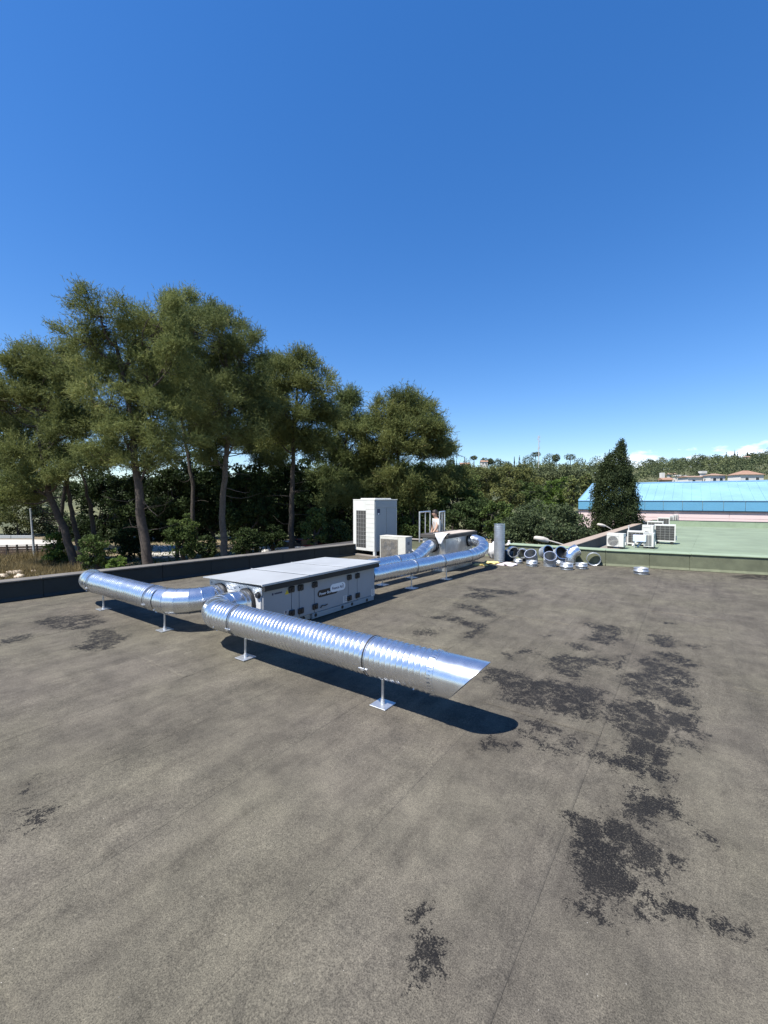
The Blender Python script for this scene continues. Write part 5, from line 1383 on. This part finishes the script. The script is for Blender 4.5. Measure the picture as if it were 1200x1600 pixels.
pine('broad pine filling the gap behind the leaning group and the tallest pine', [(90, 870), (100, 770), (112, 690), (125, 620)],
     [(90,590,44,32),(140,575,42,34),(50,640,46,32),(110,650,50,34),(165,650,44,34),(0,660,46,34),(60,700,50,28),(130,710,48,26),(200,700,44,26),(-30,720,40,30),(30,760,44,22)], 42, M['needles_b'], M['bark_dark'], 19, .22, .2, (), 4)
pine('broad pine filling the gap behind the tall pine and the rounded middle pine', [(300, 870), (318, 770), (330, 690), (345, 620)],
     [(300,560,44,36),(350,560,40,36),(250,610,42,34),(310,630,48,34),(370,620,44,34),(420,640,36,30),(280,680,44,24),(345,680,44,26),(400,690,40,24),(455,690,34,22),(500,695,34,24)], 44, M['needles'], M['bark_dark'], 20, .22, .2, (), 4)
def leafy(name, label, lobes, dep, m, seed, leaf=.16, dens=1.0, bark='bark_dark', base_px=None, cat='tree', group=None, dspread=.7, per=34):
    r_ = np.random.default_rng(seed); s = dep / FPX
    cs = [at(cx, cy, dep) + rf(0, r_.uniform(-.5, .5) * rx * s * dspread) for cx, cy, rx, ry in lobes]
    ctr = np.mean(cs, axis=0); base = ctr.copy() if base_px is None else at(base_px, 800, dep); base[2] = GND if dep < 62 else float(hill_z((base_px or 600 + FPX*(base[0]*_cy + base[1]*_sy)/dep) and (base[0]*_cy + base[1]*_sy), dep))
    t = thing(name, base, label, cat, group); o = np.array(t.location)
    mb = MB(); low = min(c[2] - l[3]*s for c, l in zip(cs, lobes))
    hub = np.array([base[0], base[1], max(GND + .4, min(low + .5, ctr[2]))])
    mb.tube([Vector(base), Vector(base).lerp(Vector(hub), .6) + Vector((.05, .03, 0)), Vector(hub)], [.20, .16, .13], 8, False)
    V, T_ = [], []
    for c, (cx, cy, rx, ry) in zip(cs, lobes):
        ax = np.array([rx*s, rx*s, ry*s]); nP = int(9 + 8*dens)
        limb(mb, hub, c, .10, .03, r_, .10)
        P = ell_points(nP, r_, .62) * ax
        for p in P[:5]: limb(mb, c, c + p, .03, .008, r_, .12, 3, 4)
        tl = r_.normal()*.10
        for p in P:
            pr = r_.uniform(.24, .46) * (ax[0]*ax[0]*ax[2])**(1/3)
            nl = int(min(250, 4*math.pi*pr*pr / (leaf*leaf*.55) * .95)) + 8
            dv = r_.normal(size=(nl, 3)); dv[:, 2] += .25; dv /= np.linalg.norm(dv, axis=1)[:, None]
            tc = c + p + dv * pr * np.array([1.1, 1.1, .85]) * r_.uniform(.55, 1.1, (nl, 1))
            tt = np.clip(.5 + tl + r_.normal()*.14 + r_.normal(size=nl)*.15, 0, 1)
            v, q = leaf_quads(tc, leaf, tt, r_, .6); V.append(v); T_.append(q)
    mb.build('trunk', M[bark], t, o)
    me = np_mesh('crown', np.vstack(V) - o, 4, np.concatenate(T_)); link_mesh('crown', me, t, M[m])
    return t
def crown_lobes(cx, cy, rx, ry, seed, n=7):
    r2 = np.random.default_rng(seed); out = [(cx + r2.uniform(-.15, .15)*rx, cy + ry*.1, rx*.62, ry*.62)]
    for k in range(n - 1):
        a = 2*math.pi*k/(n - 1) + r2.uniform(-.35, .35); q = r2.uniform(.5, .72); sz = r2.uniform(.30, .52)
        out.append((cx + math.cos(a)*rx*q, cy - math.sin(a)*ry*q, rx*sz, ry*sz*r2.uniform(.8, 1.1)))
    return out
# dark undergrowth behind the pines
GU = 'dark evergreen trees behind the pines'
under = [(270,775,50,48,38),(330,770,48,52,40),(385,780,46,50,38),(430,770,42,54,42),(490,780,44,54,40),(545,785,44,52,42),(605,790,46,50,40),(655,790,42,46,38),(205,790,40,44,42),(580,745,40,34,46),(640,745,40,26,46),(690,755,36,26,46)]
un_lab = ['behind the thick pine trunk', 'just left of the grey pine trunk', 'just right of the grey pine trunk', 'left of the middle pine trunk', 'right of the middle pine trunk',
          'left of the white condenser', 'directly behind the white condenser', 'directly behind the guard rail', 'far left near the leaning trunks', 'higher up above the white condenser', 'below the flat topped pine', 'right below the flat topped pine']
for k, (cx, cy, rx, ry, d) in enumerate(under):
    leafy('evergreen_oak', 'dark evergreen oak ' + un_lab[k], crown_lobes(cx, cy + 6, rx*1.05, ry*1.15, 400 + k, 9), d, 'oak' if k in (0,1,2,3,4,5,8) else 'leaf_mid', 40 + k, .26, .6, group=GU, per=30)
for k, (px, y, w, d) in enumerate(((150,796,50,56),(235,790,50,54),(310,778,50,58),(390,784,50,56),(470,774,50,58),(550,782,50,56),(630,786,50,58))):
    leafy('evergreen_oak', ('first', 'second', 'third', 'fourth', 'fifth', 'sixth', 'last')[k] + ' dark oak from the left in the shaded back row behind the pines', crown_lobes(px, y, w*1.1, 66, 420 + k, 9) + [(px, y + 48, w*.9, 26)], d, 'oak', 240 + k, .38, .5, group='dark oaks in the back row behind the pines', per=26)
shr = [('bright green shrub in the dry grass left of the leaning trunks', 85, 858, 22, 24, 34, 'leaf_bright'), ('light green shrub between the leaning trunks and the thick pine', 150, 860, 24, 30, 30, 'leaf_mid'),
       ('small sunlit shrub at the parapet beside the thick pine trunk', 182, 880, 14, 10, 27, 'leaf_bright'), ('leafy sapling right of the thick pine trunk', 285, 835, 26, 34, 30, 'leaf_mid'),
       ('leafy green sapling left of the white condenser', 492, 818, 18, 30, 30, 'leaf_mid'), ('low dark shrub left of the grey pine trunk', 318, 855, 20, 18, 33, 'oak'), ('low dark shrub right of the grey pine trunk', 385, 845, 26, 22, 33, 'oak'),
       ('shrub under the middle pine', 425, 838, 22, 18, 36, 'oak'), ('dark shrub against the parapet left of the condenser', 525, 835, 24, 20, 33, 'oak'), ('dark shrub behind the thick pine trunk base', 200, 850, 24, 30, 36, 'oak')]
for k, (lb, cx, cy, rx, ry, d, mm) in enumerate(shr):
    leafy('shrub', lb, [(cx, cy - ry*.3, rx*.8, ry*.7), (cx - rx*.4, cy + ry*.3, rx*.65, ry*.7), (cx + rx*.4, cy + ry*.3, rx*.65, ry*.7)], d, mm, 70 + k, .17, 1.0, cat='shrub', group='shrubs beyond the dark parapet', per=22)
# row of trees behind the yard on the far left
for k, (lb, cx, cy, rx, ry, d, mm) in enumerate((('dark round tree right of the grey concrete pole', 74, 806, 30, 36, 62, 'bush'), ('olive tree left of the grey concrete pole', 25, 803, 38, 38, 60, 'leaf_olive'), ('olive tree cut by the left frame edge', -28, 803, 38, 40, 60, 'leaf_olive'))):
    leafy('roadside_tree', lb, [(cx, cy - ry*.3, rx*.8, ry*.7), (cx - rx*.4, cy + ry*.25, rx*.65, ry*.65), (cx + rx*.4, cy + ry*.25, rx*.65, ry*.65)], d, mm, 90 + k, .30, .35, group='trees behind the pale yard', per=24)
# mid distance trees right of the pines
mid = [('mid green tree right of the guard rail', 715,775,38,44,40,'leaf_mid'), ('olive green tree behind the standing spiral pipe', 770,775,42,40,44,'leaf_olive'), ('dark green tree low behind the slab box', 735,815,40,34,36,'oak'),
       ('broad olive tree on the slope left of the pale mast', 790,752,48,26,64,'leaf_olive'), ('tree low behind the spiral pipe, left of the round bush', 785,812,30,30,34,'leaf_mid'), ('dark broad tree below the pale mast', 850,755,46,22,90,'wood'),
       ('dark broad tree right of the pale mast', 895,752,34,20,95,'wood'), ('bright green tree left of the blue roof gable', 868,778,20,30,52,'leaf_bright'), ('pale yellow green poplar beside the blue roof gable', 895,770,12,24,50,'leaf_yellow'),
       ('yellowish tree between the poplar and the cypress', 917,755,10,15,58,'leaf_yellow'), ('bright green tree behind the round bush', 838,782,28,24,46,'leaf_mid'), ('light green tree top above the round bush', 858,797,24,14,42,'leaf_bright'),
       ('mid green tree under the right pine', 705,745,34,22,56,'leaf_mid'), ('round olive tree up the slope above the spiral pipe', 745,745,34,20,62,'leaf_olive'), ('dark tree on the slope above the bright tree', 815,772,30,22,60,'leaf_mid')]
for k, (lb, cx, cy, rx, ry, d, mm) in enumerate(mid):
    leafy('broadleaf_tree', lb, crown_lobes(cx, cy, rx*1.08, ry*1.08, 440 + k, 8), d, mm, 110 + k, .20 * max(1, d/46), .6, group='broadleaf trees between the pines and the blue roof', per=30)
leafy('round_bush', 'large round grey green bush behind the pile of duct fittings', [(850,812,48,26),(815,825,32,24),(885,825,36,24),(850,835,60,24),(900,840,26,18),(800,842,26,18)], 19, 'bush', 140, .105, 1.6, cat='bush', per=50)

# cypress
def cypress(label, prof, dep, seed, leaf, n, name='cypress_tree', group=None):
    """prof: list of (px, py, halfwidth px) from the top down"""
    r_ = np.random.default_rng(seed); s = dep / FPX; r0 = np.random.default_rng(seed + 1)
    b = at(prof[-1][0], prof[-1][1], dep); base = b.copy(); base[2] = GND if dep < 62 else float(hill_z(b[0]*_cy + b[1]*_sy, dep))
    t = thing(name, base, label, 'tree', group); o = np.array(t.location)
    ys_ = np.array([p[1] for p in prof], float); hw = np.array([p[2] for p in prof], float) * .86; cxs = np.array([p[0] for p in prof], float)
    wts = hw + 1.5; grid = np.linspace(ys_[0], ys_[-1], 400); pw = np.interp(grid, ys_, wts); pw /= pw.sum()
    y = r_.choice(grid, n, p=pw) + r_.uniform(-1, 1, n); h = np.interp(y, ys_, hw); cxp = np.interp(y, ys_, cxs); a = r_.uniform(0, 2*math.pi, n)
    lump = 1 + .12*np.sin(3*a + y*.21) + .12*np.sin(7*a - y*.43)
    q = np.sqrt(r_.uniform(.45, 1.0, n)) * h * s * lump
    P = np.array([at(c, yy_, dep) for c, yy_ in zip(cxp, y)]) + np.stack([np.cos(a)*q, np.sin(a)*q, np.zeros(n)], 1)
    m = 28; off = r_.normal(size=(n, m, 3)) * np.array([.075, .075, .12]) * leaf/.085; tc = (P[:, None] + off).reshape(-1, 3)
    tt = np.clip(.45 + np.repeat(r_.normal(size=n)*.2, m) + r_.normal(size=n*m)*.15, 0, 1)
    v, tq = leaf_quads(tc, leaf, tt, r_, .3, .55)
    MB().tube([Vector(base), Vector(base) + Vector((0, 0, float(b[2] - base[2]) + (ys_[-1]-ys_[0])*s*.8))], [.2, .04], 8, False).build('trunk', M['bark_dark'], t, o)
    me = np_mesh('crown', v - o, 4, tq); link_mesh('crown', me, t, M['cypress']); return t
cypress('tall dark cypress in front of the blue roof, with a pointed tip', [(970,689,1.5),(970,697,5),(969,705,7),(963,714,15),(961,724,21),(960,738,26),(960,755,31),(960,775,35),(961,795,37),(962,812,38),(962,835,37),(962,870,30)], 24, 150, .085, 3000)
bpy.data.objects['cypress_tree']['label'] = 'tall dark cypress in front of the blue roof, with a pointed tip'

# far wooded hillside: one mass
def crown_pts(n, r_):
    d = r_.normal(size=(n, 3)); d[:, 2] = np.abs(d[:, 2]) * 1.0 - .25; d /= np.linalg.norm(d, axis=1)[:, None]; return d * r_.uniform(.75, 1.05, n)[:, None]
V, T_ = [], []
r_ = np.random.default_rng(200)
HOUSE_CLEAR = []
nT = 1100
for k in range(nT):
    f = 70 + (RIDGE + 6 - 70) * r_.random() ** .75; px = r_.uniform(560, 1330) if r_.random() < .7 else r_.uniform(-150, 560); rr_ = (px - 600) / FPX * f
    z0 = float(hill_z(rr_, f)); rad = r_.uniform(2.0, 4.6) * (1 if f > 120 else .8); ht = rad * r_.uniform(.75, 1.25)
    c = rf(rr_, f, z0 + ht*.9 + .3)
    if 1000 < px and f < 125: continue
    n_ = 160; pc = crown_pts(9, r_) * np.array([rad, rad, ht]) * .68; dv = r_.normal(size=(n_, 3)); dv[:, 2] += .3; dv /= np.linalg.norm(dv, axis=1)[:, None]
    q = pc[r_.integers(0, 9, n_)] + dv * rad * .42 * r_.uniform(.6, 1.05, (n_, 1))
    tb = float(np.clip(r_.normal(.45, .27), .03, .97))
    v, tq = leaf_quads(c + q, .62 * (f/220)**.5, np.clip(tb + r_.normal(size=n_)*.13, 0, 1), r_, .4, .8); V.append(v); T_.append(tq)
me = np_mesh('hillside_wood', np.vstack(V), 4, np.concatenate(T_)); hw_ = link_mesh('hillside_wood', me, None, M['wood'])
tag(hw_, 'mixed green wood covering the far hillside', 'woodland', None, 'stuff')
# trees that stand out on the skyline
def sky_tree(kind, px, ytop, wpx, label, f=322):
    r2 = np.random.default_rng(int(px*7 + ytop)); s = f / FPX
    rr_ = (px - 600)/FPX*f; z0 = float(hill_z(rr_, f)); ztop = CAM_H + (780 - ytop)*s; p = rf(rr_, f, z0)
    nm = {'umbrella': 'umbrella_pine', 'round': 'hill_tree', 'cypress': 'hill_cypress'}[kind]
    t = thing(nm, p, label, 'tree', {'umbrella': 'umbrella pines on the skyline', 'round': 'round trees on the skyline', 'cypress': 'cypresses on the skyline'}[kind]); o = np.array(t.location)
    H_ = max(3.0, ztop - z0); w = wpx * s / 2 * 1.3
    if kind == 'umbrella': ax = np.array([w, w, min(w*.55, H_*.3)]); c = np.array([0, 0, H_ - ax[2]]); n_ = 420
    elif kind == 'round': ax = np.array([w, w, min(w*1.0, H_*.55)]); c = np.array([0, 0, H_ - ax[2]]); n_ = 700
    else: ax = np.array([w, w, H_*.5]); c = np.array([0, 0, H_*.52]); n_ = 300
    q = ell_points(n_, r2, .5)
    if kind == 'cypress': q[:, :2] *= np.clip(1.05 - (q[:, 2:3]*.5 + .5)**1.5, .08, 1)
    v, tq = leaf_quads(c + q*ax, .75 if kind != 'cypress' else .6, np.clip(.3 + r2.normal(size=n_)*.15, 0, 1), r2, .3, .8)
    MB().tube([(0, 0, -.5), (.2, 0, H_*.5), (0, 0, H_ - ax[2]*.8)], [.35, .28, .18], 6, False).build('trunk', M['bark_dark'], t)
    link_mesh('crown', np_mesh('crown', v, 4, tq), t, M['wood' if kind != 'cypress' else 'cypress'])
for k, (px, y, w) in enumerate(((740, 712, 10), (836, 706, 12), (890, 709, 15))):
    sky_tree('umbrella', px, y, w, ('small umbrella pine near the pinkish house on the skyline', 'umbrella pine directly left of the pale mast on the skyline', 'wide umbrella pine on the skyline left of the cypress')[k])
for k, (px, y, w) in enumerate(((757, 715, 12), (766, 716, 8), (777, 716, 14), (824, 711, 16), (858, 708, 18), (868, 709, 10), (905, 715, 18), (932, 712, 22), (704, 717, 12), (790, 719, 16), (1013, 716, 14), (1032, 714, 16), (1052, 715, 16), (1066, 714, 14), (1096, 711, 11), (1120, 712, 14), (1180, 706, 24), (1198, 703, 20))):
    sky_tree('round', px, y, w, 'round tree on the skyline ' + ('above the small white house', 'right above the small white house', 'pointed, right of the small white house', 'left of the pale mast', 'right of the pale mast', 'second to the right of the pale mast', 'between the wide umbrella pine and the cypress',
        'directly left of the cypress tip', 'at the edge of the flat topped pine', 'halfway between white house and mast', 'just right of the cypress below the small cloud', 'second right of the cypress', 'third right of the cypress', 'fourth right of the cypress', 'dark and clipped under the long cloud', 'left of the dark skyline cypresses', 'above the right frame edge houses', 'at the right frame edge')[k])
for k, (px, y, w) in enumerate(((1133, 706.5, 5), (1146, 704, 4), (1150, 706.5, 2.6), (1166, 706, 4), (726, 714, 2.5), (709, 716, 2.2), (713, 717.5, 2), (803, 713, 2.5), (811, 712, 5), (951, 702, 4))):
    sky_tree('cypress', px, y, w, 'dark cypress on the skyline ' + ('leftmost under the long cloud', 'tallest under the long cloud', 'thin one beside the tallest', 'right of the tall pair', 'beside the pinkish house', 'thin one at the edge of the flat topped pine', 'second thin one left of the pinkish house', 'thin, left of the broader one', 'broader, left of the pale mast', 'peeping over the left shoulder of the near cypress')[k])

# houses on the hill
def house(px0, px1, yb, ytop, f, wallm, roofm, label, roof='hip', chimney=None, rz=0.0):
    a, b_ = at(px0, yb, f), at(px1, yb, f); c = (a + b_)/2; s = f/FPX; w = (px1 - px0)*s; h = (yb - ytop)*s
    zb = min(float(hill_z(c[0]*_cy + c[1]*_sy, f)) - .5, float(a[2]))
    t = thing('hill_house', (c[0], c[1], zb), label, 'house', None, YAW + rz)
    e0 = float(a[2]) - zb + h*.62; D = w*.7; ov = .35
    MB().box((-w/2, 0, 0), (w/2, D, e0)).build('wall', M[wallm], t)
    zr_ = float(a[2]) - zb + h
    if roof == 'hip':
        rd = MB().add([(-w/2 - ov, -ov, e0), (w/2 + ov, -ov, e0), (w/2 + ov, D + ov, e0), (-w/2 - ov, D + ov, e0), (-w*.12, D/2, zr_), (w*.12, D/2, zr_)], [(0,1,5,4),(1,2,5),(2,3,4,5),(3,0,4),(0,3,2,1)]).build('roof', M[roofm], t)
    elif roof == 'gable':
        rd = MB().add([(-w/2 - ov, -ov, e0), (w/2 + ov, -ov, e0), (w/2 + ov, D + ov, e0), (-w/2 - ov, D + ov, e0), (-w/2 - ov, D/2, zr_), (w/2 + ov, D/2, zr_)], [(0,1,5,4),(1,2,5),(2,3,4,5),(3,0,4),(0,3,2,1)]).build('roof', M[roofm], t)
    else:
        rd = MB().box((-w/2 - .2, -.2, e0), (w/2 + .2, D + .2, zr_)).build('roof', M[roofm], t)
    if chimney: MB().box((chimney*w, D*.4, e0), (chimney*w + .9, D*.4 + .9, zr_ + 1.3)).build('chimney', M['white_wall'], rd)
    for k in range(2 if w < 8 else 3):
        x = -w/2 + w*(k + .6)/(2.2 if w < 8 else 3.2); zz_ = max(.8, e0 - 1.9); fr_ = MB().box((x - .5, -.05, zz_), (x + .5, 0, zz_ + 1.2)).build('window', M['white_wall'], t); MB().box((x - .42, -.07, zz_ + .08), (x + .42, -.05, zz_ + 1.12)).build('pane', M['window'], fr_)
    return t
house(1157, 1193, 753, 734.5, 118, 'white_wall', 'tiles', 'white house with wide terracotta hip roof at the right end above the blue roof', 'hip')
house(1110, 1133, 748, 739.5, 125, 'white_wall', 'tiles_brown', 'white house with brown tiled roof left of the terracotta hip roof house', 'hip')
house(1075, 1108, 749.5, 743, 128, 'white_wall', 'tiles_brown', 'long low house with brown roof in the middle of the hillside row', 'gable')
house(1096, 1103, 746, 736, 135, 'white_wall', 'white_wall', 'narrow white house with tall chimney in the middle of the hillside row', 'flat', .0)
house(1036, 1050, 756, 746, 115, 'peach_wall', 'tiles', 'small peach coloured house nearest the cypress above the blue roof', 'gable', -.5)
house(1058, 1072, 748, 742, 138, 'white_wall', 'white_wall', 'pair of pale flat roofed rooms between the peach house and the long low house', 'flat')
house(1046, 1056, 745, 739, 146, 'white_wall', 'tiles_brown', 'tiny pale house up the slope behind the peach house', 'gable')
house(720, 734, 729, 722.5, 318, 'peach_wall', 'tiles', 'tiny pinkish house on the skyline right of the flat topped pine', 'gable')
house(752, 762, 726, 719, 318, 'white_wall', 'tiles', 'tiny white house on the skyline among the umbrella pines', 'gable')
house(1165, 1173, 717, 712.5, 300, 'white_wall', 'tiles', 'tiny pale house high on the hill under the skyline cypresses', 'gable')
house(1196, 1204, 718, 714, 300, 'white_wall', 'tiles', 'tiny white house high on the hill at the right frame edge', 'gable')

# pale mast
f_ = 200; pm = at(841.5, 733, f_); pm[2] = float(hill_z(pm[0]*_cy + pm[1]*_sy, f_)) - .3
ms = thing('telecom_mast', pm, 'pale slim mast with antenna panels rising above the hill skyline', 'mast'); zt_ = CAM_H + (780 - 681)/FPX*f_ - pm[2]
MB().tube([(0, 0, 0), (0, 0, zt_*.55), (0, 0, zt_)], [.26, .22, .15], 8).build('shaft', M['pylon'], ms)
for k, (zq, dx) in enumerate(((zt_ - .5, -.55), (zt_ - .6, .6), (zt_ - 2.6, .65), (zt_ - 5.5, .6), (zt_ - 6.0, -.5), (zt_ - 8.5, .6), (zt_ - 1.5, -.75))):
    ap = MB().box((dx*.8 - .08, -.06, zq - .6), (dx*.8 + .08, .06, zq + .4), .02); ap.xf(Matrix.Rotation(YAW, 4, 'Z')); ao = ap.build('antenna_panel', M['pylon'], ms)
    ar = MB().box((min(0, dx), -.04, zq - .3), (max(0, dx), .04, zq - .2)); ar.xf(Matrix.Rotation(YAW, 4, 'Z')); ar.build('bracket', M['pylon'], ao)

# dry grass on the left slope
r_ = np.random.default_rng(300); nb = 22000
px = r_.uniform(-140, 125, nb); py = 866 + 42 * r_.random(nb) ** 1.2
P = np.array([g(a, b, GND) for a, b in zip(px, py)]); hgt = r_.uniform(.15, .55, nb) * (1 + .7*np.sin(P[:, 0]*1.1)*np.sin(P[:, 1]*.9)); hgt = np.abs(hgt) + .06
d = r_.normal(size=(nb, 3))*.35; d[:, 2] = 1; sd2 = r_.normal(size=(nb, 3)); sd2[:, 2] = 0; sd2 /= np.linalg.norm(sd2, axis=1)[:, None]
Vg = np.stack([P - sd2*.025, P + sd2*.025, P + d*hgt[:, None]], 1).reshape(-1, 3)
gm_ = np_mesh('dry_grass', Vg, 3, np.repeat(np.clip(r_.normal(.5, .25, nb), 0, 1), 3)); go = link_mesh('dry_grass', gm_, None, M['dry_grass']); tag(go, 'dry straw coloured grass beyond the dark parapet', 'grass', None, 'stuff')
# leaf litter and weeds under the pines
nb = 16000; px = r_.uniform(100, 660, nb); py = r_.uniform(840, 930, nb); P = np.array([g(a, b, GND) for a, b in zip(px, py)])
v, tq = leaf_quads(P + np.array([0, 0, .06]), .18, np.clip(r_.normal(.4, .2, nb), 0, 1), r_, 1.0); wo = link_mesh('undergrowth', np_mesh('undergrowth', v, 4, tq), None, M['leaf_olive']); tag(wo, 'low weeds and leaf litter under the pines', 'undergrowth', None, 'stuff')
